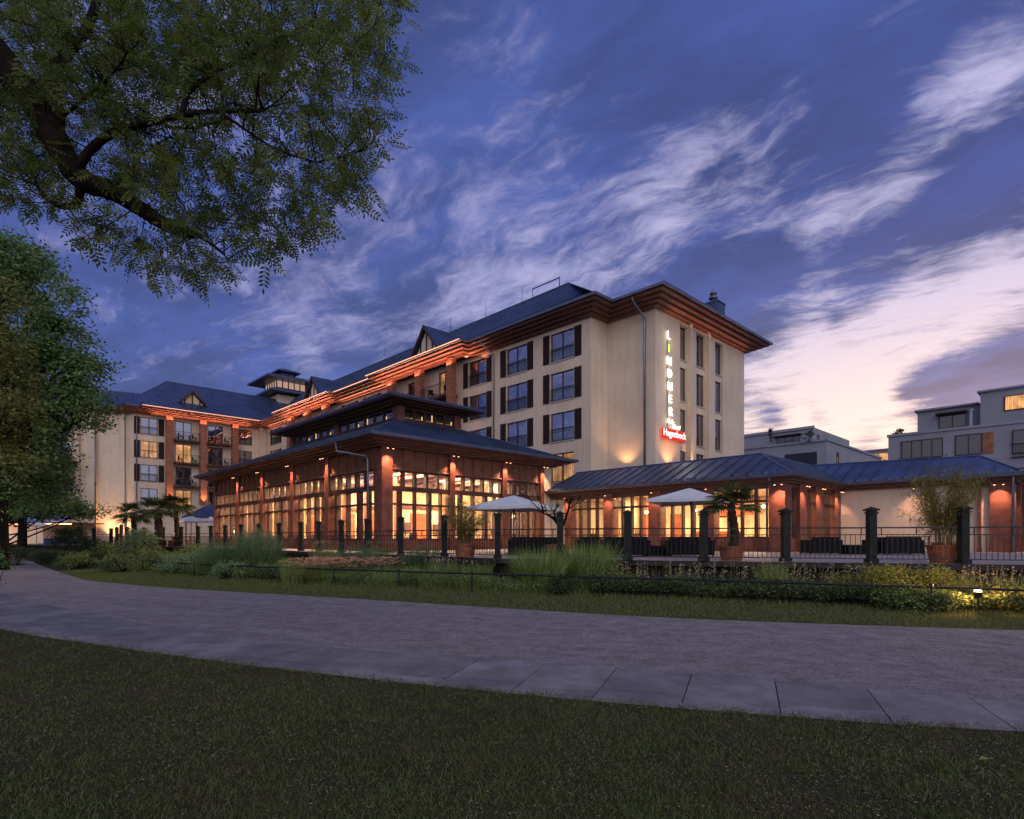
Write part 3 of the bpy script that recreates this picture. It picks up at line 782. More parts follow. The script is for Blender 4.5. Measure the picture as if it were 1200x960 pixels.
# roof hatch rail, lightning rods, chimney
pipe(hotel, [(-37.9, 39.2, 24.1), (-37.9, 39.2, 25.1), (-34.5, 39.2, 25.1), (-34.5, 39.2, 24.1)], .05, blackm, 'roof_rail')
for u_ in (-57, -50.5, -44.6, -39.3, -64): pipe(hotel, [(u_, 39.2, 24.0), (u_, 39.2, 25.9)], .018, blackm, 'lightning_rod')
ch = MB(); ch.box(-20.9, -19.9, 40.0, 41.2, 17.6, 18.9); ch.box(-20.95, -19.85, 39.95, 41.25, 18.9, 19.0)
cho = ch.build('chimney', roofm, hotel)
cc = MB(); cc.lathe((-20.4, 40.35, 19.0), [(.16, 0), (.16, .25), (.34, .27), (.30, .4), (.14, .42), (.14, .6), (.28, .62), (.04, .95), (0, 1.15)], 12); cc.build('chimney_cowl', gutter, cho, smooth=True)
# --- roof tower with lit clerestory
T = (-92.0, 38.0)
def ring(c, hw, hd): return [(c[0] - hw, c[1] - hd), (c[0] + hw, c[1] - hd), (c[0] + hw, c[1] + hd), (c[0] - hw, c[1] + hd)]
def boxc(mb, c, hw, hd, z0, z1): mb.box(c[0] - hw, c[0] + hw, c[1] - hd, c[1] + hd, z0, z1)
def hip(mb, c, hw, hd, z0, th, hw2, hd2, z2, seam=.5):
    boxc(mb, c, hw, hd, z0 - th, z0); e = ring(c, hw, hd); t2 = ring(c, hw2, hd2)
    for i in range(4):
        j = (i + 1) % 4; roof(mb, [(*e[i], z0 + .004), (*e[j], z0 + .004), (*t2[j], z2), (*t2[i], z2)], seam=seam)
    mb.add([(*p, z2) for p in t2], [(0, 1, 2, 3)])
tw = MB(); boxc(tw, T, 2.0, 2.0, 17, 24.0); tw.build('tower_wall', stucco, hotel)
tr_ = MB(); hip(tr_, T, 3.5, 3.5, 24.5, .3, 2.3, 2.3, 24.85); hip(tr_, T, 4.4, 4.4, 26.3, .25, 1.2, 1.2, 27.3); boxc(tr_, T, 1.0, 1.0, 27.3, 27.8); hip(tr_, T, 1.8, 1.8, 28.0, .15, .1, .1, 28.7)
tr_.build('tower_roof', roofm, hotel)
tp = MB(); boxc(tp, T, 2.25, 2.25, 24.9, 26.0)
tfo = None
tf = MB()
for i in range(6):
    s = -2.3 + i * .92
    for M_ in (Mv(T[1] - 2.3), Mu(T[0] + 2.3)):
        c0 = T[0] if M_(0, 0, 0)[1] == T[1] - 2.3 else T[1]
        tf.mbox(M_, c0 + s - .07, c0 + s + .07, -.06, .04, 24.9, 26.0)
boxc(tf, T, 2.36, 2.36, 24.86, 25.0)
tfo = tf.build('tower_window', framem, hotel)
tp.build('pane', emis('tower_glow', (1, .62, .48), .42), tfo)

# --- wall wash lamps on the hotel
def spot(parent, p, target, energy, size=70, col=(1, .42, .20), blend=.8, rad=.05, name='lamp'):
    b = BASE[parent.name]; l = bpy.data.lights.new(name, 'SPOT'); l.energy = energy; l.color = col
    l.spot_size = R(size); l.spot_blend = blend; l.shadow_soft_size = rad
    o = bpy.data.objects.new(name, l); COL.objects.link(o); o.parent = parent
    o.location = tuple(p[i] - b[i] for i in range(3))
    import mathutils
    dr = mathutils.Vector(tuple(target[i] - p[i] for i in range(3)))
    o.rotation_euler = dr.to_track_quat('-Z', 'Y').to_euler(); return o
def area(parent, p, target, energy, sx, sy, col=(1, .40, .18), name='lamp', spread=180, along=None):
    import mathutils
    b = BASE[parent.name]; l = bpy.data.lights.new(name, 'AREA'); l.energy = energy; l.color = col
    l.shape = 'RECTANGLE'; l.size = sx; l.size_y = sy; l.spread = R(spread)
    o = bpy.data.objects.new(name, l); COL.objects.link(o); o.parent = parent
    o.location = tuple(p[i] - b[i] for i in range(3))
    z = -(mathutils.Vector(tuple(target[i] - p[i] for i in range(3)))).normalized()
    x = mathutils.Vector(along if along else (1, 0, 0)); x = (x - x.dot(z) * z).normalized(); y = z.cross(x)
    o.rotation_euler = mathutils.Matrix((x, y, z)).transposed().to_euler(); return o
OR = (1, .34, .17)
# cornice up-lights (long strips hung under the stepped cornice)
area(hotel, (-67.2, VM - 1.45, 16.3), (-67.2, VM - 1.95, 17.4), 500, 13.5, .12, OR)
area(hotel, (-43.8, VM - 1.45, 16.3), (-43.8, VM - 1.95, 17.4), 500, 13.5, .12, OR)
area(hotel, (-55.3, VM - .35, 16.7), (-55.3, VM - .8, 17.4), 130, 10, .12, OR)
area(hotel, (-77.5, VM - .35, 16.7), (-77.5, VM - .8, 17.4), 70, 7, .12, OR)
area(hotel, (UL + 1.45, 23.1, 16.3), (UL + 1.95, 23.1, 17.4), 520, 12, .12, OR, along=(0, 1, 0))
area(hotel, (UE + .4, 40.5, 16.5), (UE + .8, 40.5, 17.4), 30, 12, .12, OR, along=(0, 1, 0))
area(hotel, (-36.8, VM - .35, 16.6), (-36.5, VM - .9, 17.4), 30, 2.4, .12, OR)
for c0, c1 in bay_cols[3:] + bay_cols[:3]:
    spot(hotel, ((c0 + c1) / 2, VM - 1.75, 5.7), ((c0 + c1) / 2, VM - 1.4, 10), 420, 70, (1, .40, .16))
for c0, c1 in lcols:
    spot(hotel, (UL + 1.62, (c0 + c1) / 2, 5.75), (UL + 1.3, (c0 + c1) / 2, 10), 900, 60, (1, .42, .17))
def floodlight(parent, p, target, energy, size=110, col=(1, .50, .20)):
    mb = MB(); mb.lathe(p, [(.0, -.12), (.12, -.10), (.14, 0), (.11, .0)], 12); fo = mb.build('floodlight', blackm, parent)
    l2 = MB(); l2.lathe((p[0], p[1], p[2] + .005), [(.11, 0), (.0, .02)], 12); l2.build('lens', lamp_e, fo)
    spot(parent, (p[0], p[1], p[2] + .05), target, energy, size, col)
floodlight(hotel, (-23.2, VR - .75, 6.35), (-23.2, VR, 9.0), 160)
floodlight(hotel, (UE + .75, 34.95, 6.3), (UE, 34.95, 9.0), 180)
floodlight(hotel, (UE + .55, 37.9, 6.0), (UE, 37.9, 12), 300, 60)
pm = tuple(np.array(A_) * .14 + np.array(B_) * .86 + np.array((.7, -.6)))
floodlight(hotel, (pm[0], pm[1], 1.35), (pm[0] - .9, pm[1] + .8, 5), 1500, 120)
pm = tuple(np.array(A_) * .62 + np.array(B_) * .38 + np.array((.3, -.3)))

# --- sign on the end facade
def text_mesh(body, size, extrude=.04, shear=0.):
    c = bpy.data.curves.new('txt', 'FONT'); c.body = body; c.size = size; c.extrude = extrude; c.align_x = 'CENTER'; c.align_y = 'CENTER'; c.shear = shear; c.resolution_u = 3
    c.offset = size * .004
    o = bpy.data.objects.new('txt', c); COL.objects.link(o); dg = bpy.context.evaluated_depsgraph_get(); dg.update()
    me = bpy.data.meshes.new_from_object(o.evaluated_get(dg)); bpy.data.objects.remove(o); return me
SB = (UE + .12, 35.0, 8.4)
sign = thing('hotel_sign', SB, 'tall column of glowing letters above a red name panel on the cream end wall', 'sign', uvf=True)
def put_text(body, v, z, size, m, name='letter', d_=.12, shear=0., ex=.04):
    me = text_mesh(body, size, ex, shear); me.materials.clear(); me.materials.append(m)
    o = bpy.data.objects.new(name, me); COL.objects.link(o); o.parent = sign
    o.location = (UE + d_ - SB[0], v - SB[1], z - SB[2]); o.rotation_euler = (R(90), 0, R(90)); return o
for i, (ch_, m_) in enumerate(zip("LiNDNER", (white_e, green_e, white_e, white_e, white_e, white_e, white_e))):
    put_text(ch_, 34.9 + i * .045, 15.35 - i * .86, .78, m_)
put_text("Park-", 35.0, 9.50, .40, white_e, 'lettering', .2, .25); put_text("Hotel", 35.75, 9.20, .40, white_e, 'lettering', .2, .25)
bx = MB(); bx.box(UE + .16, UE + .26, 33.95, 36.95, 8.32, 8.98); bxo = bx.build('name_panel', redbox_e, sign)
put_text("Hagenbeck", 35.45, 8.67, .66, redtxt_e, 'lettering', .275, 0, .008)
br_ = MB(); br_.box(UE + .005, UE + .10, 34.85, 34.92, 8.6, 15.8); br_.box(UE + .03, UE + .155, 34.5, 36.3, 8.7, 8.76); br_.build('bracket', stonem, sign)
for z_ in (15.0, 13.2, 11.4, 9.6): 
    l = bpy.data.lights.new('sign_light', 'POINT'); l.energy = 9; l.color = (1, .85, .6); l.shadow_soft_size = .3
    o = bpy.data.objects.new('sign_light', l); COL.objects.link(o); o.parent = sign; o.location = (.55, .0, z_ - SB[2])
l = bpy.data.lights.new('sign_light', 'POINT'); l.energy = 9; l.color = (1, .08, .04); l.shadow_soft_size = .3
o = bpy.data.objects.new('sign_light', l); COL.objects.link(o); o.parent = sign; o.location = (.6, .3, 8.0 - SB[2])

# ================================================================ RESTAURANT PAVILION
PB = (-38, 21, .9)
pav = thing('restaurant_pavilion', PB, 'single-storey glazed restaurant pavilion of red-brown wood with a two-tier blue metal roof', 'restaurant', uvf=True)
PU0, PU1, PV0, PV1 = -51.2, -25.4, 15.3, 28.0
mb = MB(); mb.box(PU0, PU1, PV0, PV1, .86, .905); mb.build('floor', tilem, pav)
def pier(parent, face, plane, s0, s1, z1, dp=.35, m=wood, out=.12):
    mb = MB(); M = Mv(plane) if face == 'v' else Mu(plane)
    mb.mbox(M, s0, s1, -out, dp, .9, z1); mb.mbox(M, s0 - .03, s1 + .03, -out - .03, dp, .9, 1.1)
    return mb.build('column', m, parent)
def glazed_bay(parent, face, plane, s0, s1, seed=0, kick=(.905, 1.5), tall=(1.5, 4.0), clere=(4.25, 4.98), trans=3.32, panel=(5.02, 6.2), beam=True, curtains=True, doors=True):
    M = Mv(plane) if face == 'v' else Mu(plane); rr = random.Random(seed)
    f = MB(); L = s1 - s0
    # rails
    rails = [(tall[0] - .05, tall[0] + .04), (trans - .05, trans + .06)]
    if beam: rails += [(tall[1], clere[0]), (clere[1], clere[1] + .08)]
    else: rails += [(tall[1] - .06, tall[1] + .02)]
    for a, b in rails: f.mbox(M, s0, s1, .03, .24, a, b)
    # mullions, deep fins
    if doors:
        fr = [0, .13, .145, .40, .655, .67, .80] if L > 3 else [0, .2, .6]
        fr = [.13, .16, .40, .64, .67, .86]
    else: fr = [.25, .5, .75]
    for x in fr: f.mbox(M, s0 + L * x - .045, s0 + L * x + .045, 0.0, .26, kick[1], tall[1] + .001)
    if beam:
        ncl = 5
        for i in range(ncl + 1): 
            x = s0 + L * i / ncl; f.mbox(M, max(s0, x - .07), min(s1, x + .07), .0, .25, clere[0] - .001, clere[1] + .001)
    fo = f.build('window', woodd, parent)
    p = MB(); p.mbox(M, s0, s1, .12, .128, kick[1], (clere[1] if beam else tall[1])); p.build('pane', glass, fo)
    k = MB(); k.mbox(M, s0 - .001, s1 + .001, .02, .22, kick[0], tall[0] - .051)
    ns_ = 4
    for i in range(ns_): k.mbox(M, s0 + L * (i + .08) / ns_, s0 + L * (i + .92) / ns_, -.005, .02, kick[0] + .1, tall[0] - .15)
    k.build('kick_panel', wood, fo)
    if beam and panel:
        lp = MB(); lp.mbox(M, s0 - .001, s1 + .001, .06, .25, panel[0] + .06, panel[1])
        for i in range(6): 
            x = s0 + L * i / 5; lp.mbox(M, x - .03, x + .03, -.01, .06, panel[0] + .06, panel[1])
        lp.mbox(M, s0, s1, -.02, .06, panel[0] + .06, panel[0] + .16)
        lp.build('louvre_panel', louvm, parent)
    if curtains:
        c = MB()
        for a in (s0 + L * .02, s0 + L * .88):
            xs = np.linspace(a, a + L * .10, 12); ys = [.42 + .035 * math.sin(i * 1.9) for i in range(12)]
            c.add([M(x, y, zz) for x, y in zip(xs, ys) for zz in (1.0, tall[1] - .02)], [(2 * i, 2 * i + 2, 2 * i + 3, 2 * i + 1) for i in range(11)])
        c.build('curtain', dineM, fo)
    return fo
rc = [(15.3, 15.95), (19.62, 19.97), (23.6, 23.95), (26.9, 27.25)]
for c0, c1 in rc: pier(pav, 'u', PU1, c0, c1, 6.2, dp=(.62 if c0 == 15.3 else .35))
lc = [(-31.25, -30.85), (-36.0, -35.6), (-41.0, -40.6), (-45.8, -45.4), (-51.15, -50.75)]
for c0, c1 in lc: pier(pav, 'v', PV0, c0, c1, 6.2)
for i, (a, b) in enumerate(zip(rc, rc[1:])): glazed_bay(pav, 'u', PU1, a[1], b[0], i)
ls = [(-26.04, -26.04)] + lc
for i, (a, b) in enumerate(zip(ls, ls[1:])): glazed_bay(pav, 'v', PV0, b[1], a[0], 10 + i)
mb = MB(); mb.box(PU1 - .3, PU1 - .02, 27.25, PV1, .905, 6.2); mb.build('wall', stucco, pav)
mb = MB(); mb.box(PU0, PU0 + .2, PV0 + .36, PV1, .905, 6.2); mb.box(PU0 + .2, PU1 - .31, PV1 - .2, PV1, .905, 6.2); mb.build('wall', woodd, pav)
# interior: core walls, ceiling, lights
mb = MB(); mb.box(-47, -32, 20.6, 27.7, .906, 6.1); mb.box(-31.9, -28.5, 26.6, 27.6, .906, 6.1); mb.build('inner_wall', roomm, pav)
mb = MB(); mb.box(PU0 + .3, -47.1, 20.8, 21.0, .906, 6.1); mb.box(-31.98, -31.9, 21.5, 23.0, .91, 3.2); mb.box(-31.98, -31.9, 24.2, 25.3, .91, 3.2)
for u_ in (-44.8, -41.5, -38.6, -35.5): mb.box(u_, u_ + .9, 20.48, 20.59, .91, 3.3)
mb.build('inner_panel', roomred, pav)
mb = MB()
for u_ in (-46.4, -43.6, -40.2, -37.0, -34.0): mb.box(u_, u_ + .28, 19.2, 19.5, .91, 5.2)
for v_ in (18.6, 22.4, 25.9): mb.box(-29.9, -29.55, v_, v_ + .32, .91, 5.2)
mb.box(-31.99, -31.85, 20.7, 27.6, 3.5, 3.75); mb.box(-47, -32, 20.45, 20.59, 3.5, 3.75)
mb.build('inner_column', wood, pav)
mb = MB()
for v_, z_ in ((21.0, 1.9), (23.3, 1.8), (25.6, 2.0)): mb.box(-31.98, -31.88, v_ - .0, v_ + .45, z_, z_ + .7)
for u_ in (-46.2, -43.0, -39.8, -36.8, -33.6): mb.box(u_, u_ + .9, 20.47, 20.58, 1.9, 2.7)
mb.box(-31.2, -30.5, 23.1, 24.3, .91, 2.0); mb.box(-34.5, -32.6, 19.9, 20.44, .91, 1.95)
mb.build('inner_furniture', mat('dark_furniture', (.07, .035, .025), .5, var=.4), pav)
mb = MB()
for v_ in np.arange(16.3, 27.5, 1.4): mb.box(-31.9, PU1 - .3, v_, v_ + .14, 5.06, 5.24)
for u_ in np.arange(-50.5, -26, 1.5): mb.box(u_, u_ + .14, PV0 + .3, 16.2, 5.06, 5.24)
mb.build('ceiling_beam', wood, pav)
mb = MB(); mb.box(PU0 + .25, PU1 - .27, PV0 + .27, PV1 - .21, 5.25, 5.3); mb.build('ceiling', ceilm, pav)
for u_, v_, e_ in ((-28.4, 18, 330), (-28.4, 22, 330), (-29, 25.5, 260), (-33.5, 18.0, 480), (-38.3, 18.0, 480), (-43, 18.0, 460), (-48.2, 18.0, 420)):
    area(pav, (u_, v_, 5.2), (u_, v_, 0), e_ * 4.6, 2.4, 2.4, (1, .68, .36))
# pavilion cornice, gutter
pp = [(PU0, PV1), (PU0, PV0), (PU1, PV0), (PU1, PV1), (PU0, PV1)]
pp = [(PU0, 24), (PU0, PV0), (PU1, PV0), (PU1, PV1), (-30, PV1)]
mb = MB(); sweep(mb, pp, step_prof(6.18, 6.58, 1.15, 4)); mb.build('cornice', cornm, pav)
mb = MB(); sweep(mb, pp, [(1.15, 6.52), (1.28, 6.52), (1.30, 6.68), (1.27, 6.68), (1.25, 6.55), (1.15, 6.55)]); mb.build('gutter', gutter, pav)
mb = MB(); ez = 6.6; o_ = 1.2; lz = 8.36
LU0, LU1, LV0, LV1 = -43.3, -28.4, 18.2, 22.9
e = [(PU0 - o_, PV0 - o_, ez), (PU1 + o_, PV0 - o_, ez), (PU1 + o_, PV1 + 1.15, ez), (PU0 - o_, PV1 + 1.15, ez)]
t4 = [(LU0, LV0, lz), (LU1, LV0, lz), (LU1, LV1, lz), (LU0, LV1, lz)]
for i in range(4): j = (i + 1) % 4; roof(mb, [e[i], e[j], t4[j], t4[i]], seam=.34, hgt=.04, wd=.03)
mb.add(t4, [(0, 1, 2, 3)])
mb.tube([e[1], t4[1]], .05, 6); mb.tube([e[2], t4[2]], .05, 6); mb.tube([e[0], t4[0]], .05, 6)
mb.build('roof', roofm, pav)
# lantern
for (cu, cv) in ((LU1 - .5, LV0), (LU1 - .5, LV1 - .5), (LU0, LV0), ((LU0 + LU1) / 2 - .25, LV0), (LU0, LV1 - .5)):
    m_ = MB(); m_.box(cu, cu + .5, cv, cv + .5, lz + .002, 9.28); m_.build('lantern_post', wood, pav)
def lantern_side(M, s0, s1, n):
    f = MB(); f.mbox(M, s0, s1, .08, .2, lz, 8.58); f.mbox(M, s0, s1, .08, .2, 9.10, 9.28)
    for i in range(n + 1):
        x = s0 + (s1 - s0) * i / n; f.mbox(M, x - .05, x + .05, .06, .2, 8.58, 9.1)
    fo = f.build('lantern_window', woodd, pav)
    p = MB(); p.mbox(M, s0, s1, .14, .146, 8.58, 9.1); p.build('pane', glassl, fo)
    l_ = MB(); l_.mbox(M, s0, s1, .30, .36, 8.585, 8.64)  # glowing strips stand in for lit sills and pane edges
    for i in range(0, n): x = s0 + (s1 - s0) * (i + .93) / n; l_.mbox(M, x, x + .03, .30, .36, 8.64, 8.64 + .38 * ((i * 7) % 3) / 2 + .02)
    l_.build('glow_strip', emis('lantern_glow', (1, .62, .22), 1.3), fo)
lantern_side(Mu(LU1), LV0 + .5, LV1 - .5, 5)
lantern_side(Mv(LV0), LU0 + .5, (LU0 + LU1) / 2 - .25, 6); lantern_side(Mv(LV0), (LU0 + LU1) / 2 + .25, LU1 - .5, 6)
mb = MB(); mb.box(LU0 + .4, LU1 - .42, LV0 + .42, LV1 - .3, lz, 9.27); mb.build('lantern_dark_box', darkroom, pav)  # dark box added behind the panes so they look unlit
lp_ = [(LU0, LV1), (LU0, LV0), (LU1, LV0), (LU1, LV1), (LU0, LV1)]
mb = MB(); sweep(mb, [(LU0, LV1 - .1), (LU0, LV0), (LU1, LV0), (LU1, LV1), (LU0 + 1, LV1)], step_prof(9.26, 9.49, 1.05, 3)); mb.build('lantern_cornice', woodd, pav)
mb = MB()
cL = ((LU0 + LU1) / 2, (LV0 + LV1) / 2); hw, hd = (LU1 - LU0) / 2 + 1.1, (LV1 - LV0) / 2 + 1.1
hip(mb, cL, hw, hd, 9.60, .1, hw - 3.4, .1, 10.02, seam=.34); mb.build('lantern_roof', roofm, pav)
pipe(pav, [(PU1 - 2.3, PV0 - 1.22, 6.5), (PU1 - 2.3, PV0 - 1.2, 6.05), (PU1 - .9, PV0 - .3, 5.75), (PU1 - .85, PV0 - .22, 5.6), (PU1 - .85, PV0 - .22, .95)], .06)
# column down-lights
def downlight(parent, face, plane, s, z, energy=42, out=.42, tz=.9, twin=True):
    M = Mv(plane) if face == 'v' else Mu(plane)
    for ds in ((-.16, .16) if twin else (0,)):
        p = M(s + ds, -out, z)
        h = MB(); h.lathe((p[0], p[1], p[2] - .02), [(.0, .05), (.055, .05), (.06, -.02), (.05, -.03)], 10)
        ho = h.build('downlight', blackm, parent)
        g_ = MB(); g_.lathe((p[0], p[1], p[2] - .045), [(.05, 0), (.035, -.02), (0, -.028)], 10); g_.build('bulb', lamp_e, ho)
    p = M(s, -out - .06, z - .12); tgt = M(s, .02, tz + 1.5)
    spot(parent, p, tgt, energy * 6.5, 100, (1, .48, .26), .85, .03)
downlight(pav, 'u', PU1, 15.62, 6.12, 75)
for c0, c1 in rc[1:]: downlight(pav, 'u', PU1, (c0 + c1) / 2, 6.12, 70)
for c0, c1 in lc[:-1]: downlight(pav, 'v', PV0, (c0 + c1) / 2, 6.12, 70)

# ================================================================ TERRACE WING
WB = (-17, 30, .9)
wing = thing('terrace_wing', WB, 'long low glazed terrace wing with blue metal roof, red wood piers and warm lit rooms', 'restaurant wing', uvf=True)
V1, U1, V2, U3 = 28.0, -10.54, 35.42, -3.1
mb = MB(); mb.box(-25.35, U1, V1, 33.3, .86, .905); mb.box(-15.5, U1, 33.3, V2, .86, .905); mb.build('floor', tilem, wing)
fc = [(-24.12, -23.6), (-21.06, -20.4), (-17.95, -17.19), (-14.66, -14.06), (-11.3, -10.54)]
for c0, c1 in fc: pier(wing, 'v', V1, c0, c1, 4.2, dp=.5 if c1 != U1 else .68)
mb = MB(); mb.box(-25.38, -24.12, V1 + .02, V1 + .3, .905, 4.2); mb.build('wall', stucco, wing)
for i, (a, b) in enumerate(zip(fc, fc[1:])):
    glazed_bay(wing, 'v', V1, a[1], b[0], 30 + i, kick=(.905, 1.6), tall=(1.6, 4.02), trans=3.36, beam=False, panel=None, doors=False, curtains=(i == 0))
sc_ = [(29.4, 30.35), (31.6, 32.75), (34.5, 35.4)]
sp = [(28.68, 28.68)] + sc_
for c0, c1 in sc_: pier(wing, 'u', U1, c0, c1, 4.2, dp=.3)
for i, (a, b) in enumerate(zip(sp, sp[1:])): glazed_bay(wing, 'u', U1, a[1], b[0], 40 + i, kick=(.905, 1.6), tall=(1.6, 4.02), trans=3.36, beam=False, panel=None, doors=False, curtains=False)
mb = MB(); mb.box(U1 + .02, -5.6, V2, V2 + .3, .905, 4.22); mb.box(-5.599, -3.98, V2 + .12, V2 + .3, .905, 4.22); mb.build('wall', stucco, wing)
pier(wing, 'v', V2, -3.97, U3, 4.2, dp=.8); pier(wing, 'v', V2, -4.42, -4.3, 4.2)
mb = MB(); mb.box(U3 - .3, U3 - .02, V2 + .81, 41, .905, 4.2); mb.build('wall', woodd, wing)
for s in (36.9, 38.4, 40.0): pier(wing, 'u', U3, s, s + .35, 4.2)
mb = MB(); mb.box(-25.3, -14.9, 33.1, 33.35, .906, 4.2); mb.box(-15.1, -14.9, 33.35, V2, .906, 4.2); mb.box(-21.0, -20.8, 29.6, 33.0, .907, 4.2); mb.box(-14.8, -10.9, V2 - .2, V2 + .05, .907, 4.2); mb.build('inner_wall', roomm, wing)
mb = MB(); mb.box(-17.2, -14.4, 31.2, 31.7, .91, 1.95); mb.box(-12.6, -11.4, 31.4, 31.8, .91, 2.0); mb.box(-23.4, -22.9, 31.5, 32, .91, 2.2); mb.box(-20.4, -20.1, 31, 31.3, .91, 4.1); mb.box(-16.6, -15.0, 32.95, 33.09, 3.35, 3.8); mb.box(-19.6, -18.9, 32.95, 33.09, .91, 3.1); mb.box(-23.2, -22.2, 32.95, 33.09, .91, 3.0); mb.box(-17.0, -14.2, 32.9, 33.09, 2.9, 3.3); mb.box(-13.2, -12.3, 34.95, 35.2, .91, 3.1); mb.build('inner_panel', roomred, wing)
mb = MB(); mb.box(-25.3, U1 - .3, V1 + .31, 33.0, 4.12, 4.17); mb.box(-14.8, U1 - .3, 33.0, V2, 4.12, 4.17); mb.build('ceiling', ceilm, wing)
for u_, v_, e_ in ((-22.6, 30.6, 85), (-19, 30.6, 90), (-16, 30.6, 100), (-12.7, 30.4, 105), (-12.5, 33.2, 90)):
    area(wing, (u_, v_, 4.08), (u_, v_, 0), e_ * 4.2, 1.8, 1.8, (1, .64, .33))
wp = [(-25.4, V1), (U1, V1), (U1, V2), (U3, V2), (U3, 42)]
mb = MB(); sweep(mb, wp, step_prof(4.18, 4.48, .5, 3)); sweep(mb, wp, [(-.02, 4.02), (-.02, 4.2)]); mb.build('cornice', cornm, wing)
mb = MB(); sweep(mb, wp, [(.5, 4.44), (.62, 4.44), (.64, 4.58), (.61, 4.58), (.59, 4.47), (.5, 4.47)]); mb.build('gutter', gutter, wing)
mb = MB(); z0 = 4.52; rz = 6.08; rz3 = 5.84; rv = 31.0; ru = -12.95
y0 = V1 - .52; x1 = U1 + .52; y2 = V2 - .52; rv3 = y2 + 3.4
roof(mb, [(-25.75, y0, z0), (x1, y0, z0), (ru, rv, rz), (-25.75, rv, rz)], seam=.72, hgt=.06)
mb.add([(-25.75, y0, z0), (-25.75, rv, rz), (-25.75, rv + .5, z0)], [(0, 1, 2)])
def zz3(v): return z0 + (v - y2) * (rz - z0) / (rv3 - y2)
roof(mb, [(x1, y0, z0), (x1, y2, z0), (ru, rv3, rz), (ru, rv, rz)], seam=.36)
roof(mb, [(x1, y2, z0), (U3 + .52, y2, z0), (-4.7, rv3, rz3), (ru, rv3, rz)], seam=.72, hgt=.06)
roof(mb, [(U3 + .52, y2, z0), (U3 + .52, 43, z0), (-4.7, 40, rz3), (-4.7, rv3, rz3)], seam=.36)
mb.add([(-25.75, rv, rz), (ru, rv, rz), (-16, 35, z0), (-25.75, 33.2, 5.2)], [(0, 1, 2, 3)])
mb.add([(ru, rv, rz), (ru, rv3, rz), (-16, 40, z0), (-16, 33, z0)], [(0, 1, 2, 3)])
mb.add([(ru, rv3, rz), (-4.7, rv3, rz3), (-4.7, 43, z0), (-16, 43, z0)], [(0, 1, 2, 3)])
mb.tube([(x1, y0, z0), (ru, rv, rz + .02)], .05, 6); mb.tube([(ru, rv, rz), (ru, rv3, rz)], .06, 6); mb.tube([(-25.75, rv, rz), (ru, rv, rz)], .06, 6); mb.tube([(ru, rv3, rz), (-4.7, rv3, rz3)], .06, 6); mb.tube([(U3 + .52, y2, z0), (-4.7, rv3, rz3)], .05, 6)
mb.build('roof', roofm, wing)
# snow guards
mb = MB()
for i in range(40):
    u_ = -25.5 + i * .37
    mb.box(u_, u_ + .16, y0 + .25, y0 + .29, z0 + .11, z0 + .22)
for i in range(20):
    u_ = x1 + i * .37 + .1
    if u_ < U3 + .3: mb.box(u_, u_ + .16, y2 + .25, y2 + .29, z0 + .11, z0 + .22)
mb.build('snow_guard', gutter, wing)
pipe(wing, [(U1 - .55, V1 - .56, 4.4), (U1 - .55, V1 - .5, 4.1), (U1 - .8, V1 - .22, 3.9), (U1 - .8, V1 - .2, .95)], .055)
pipe(wing, [(U1 + .15, V2 - .56, 4.4), (U1 + .15, V2 - .5, 4.2), (U1 + .12, V2 - .1, 4.0), (U1 + .12, V2 - .1, .95)], .05)
pipe(wing, [(U3 - .02, V2 - .5, 4.4), (U3 - .02, V2 - .22, 4.0), (U3 - .02, V2 - .2, .95)], .06)
for c0, c1 in fc[:-1]: downlight(wing, 'v', V1, (c0 + c1) / 2, 4.12, 20, out=.42, twin=False)
downlight(wing, 'v', V1, -10.75, 4.12, 40, out=.42)
for c0, c1 in sc_: downlight(wing, 'u', U1, c0 + .25, 4.12, 26, out=.42)
downlight(wing, 'v', V2, -3.6, 4.12, 34, out=.42); downlight(wing, 'u', U3, 36.0, 4.12, 26, out=.42)
downlight(wing, 'v', V2, -6.9, 4.12, 16, out=.6, twin=False)
area(wing, (-8.5, V2 - 2.2, 3.9), (-8.5, V2, 1.6), 0.01, .3, .3)
# hanging lamps indoors
def pendant(u_, v_, z_, zc, r=.11, e=10, label='', grp='glowing ceiling pendants seen through the terrace wing windows'):
    t = thing('pendant_lamp', (u_, v_, zc), label, 'pendant lamp', grp, uvf=True)
    m1 = MB(); m1.tube([(u_, v_, zc), (u_, v_, z_ + r)], .008, 6); m1.build('cord', blackm, t)
    m2 = MB(); m2.lathe((u_, v_, z_), [(0, -r), (r * .7, -r * .7), (r, 0), (r * .7, r * .7), (0, r)], 14); m2.build('lamp_shade', bulb_e, t, smooth=True)
pendant(-19.7, 30.4, 3.15, 4.1, label='round glowing pendant lamp behind the second window of the terrace wing')
pendant(-16.5, 30.4, 3.15, 4.1, .13, label='larger round glowing pendant lamp in the window behind the right parasol')
ct = thing('chandelier', (-12.6, 30.0, 4.1), 'bar chandelier with a row of bright round bulbs behind the potted palm', 'chandelier', uvf=True)
m1 = MB(); m1.box(-13.6, -11.7, 29.97, 30.03, 3.3, 3.34)
for x in (-13.2, -12.1): m1.tube([(x, 30, 3.33), (x, 30, 4.1)], .01, 6)
m1.build('frame', blackm, ct)
for i in range(6):
    m2 = MB(); x = -13.5 + i * .36; m2.lathe((x, 30.0, 3.2), [(0, -.09), (.065, -.06), (.09, 0), (.065, .06), (0, .09)], 12); m2.build('bulb', bulb_e, ct, smooth=True)

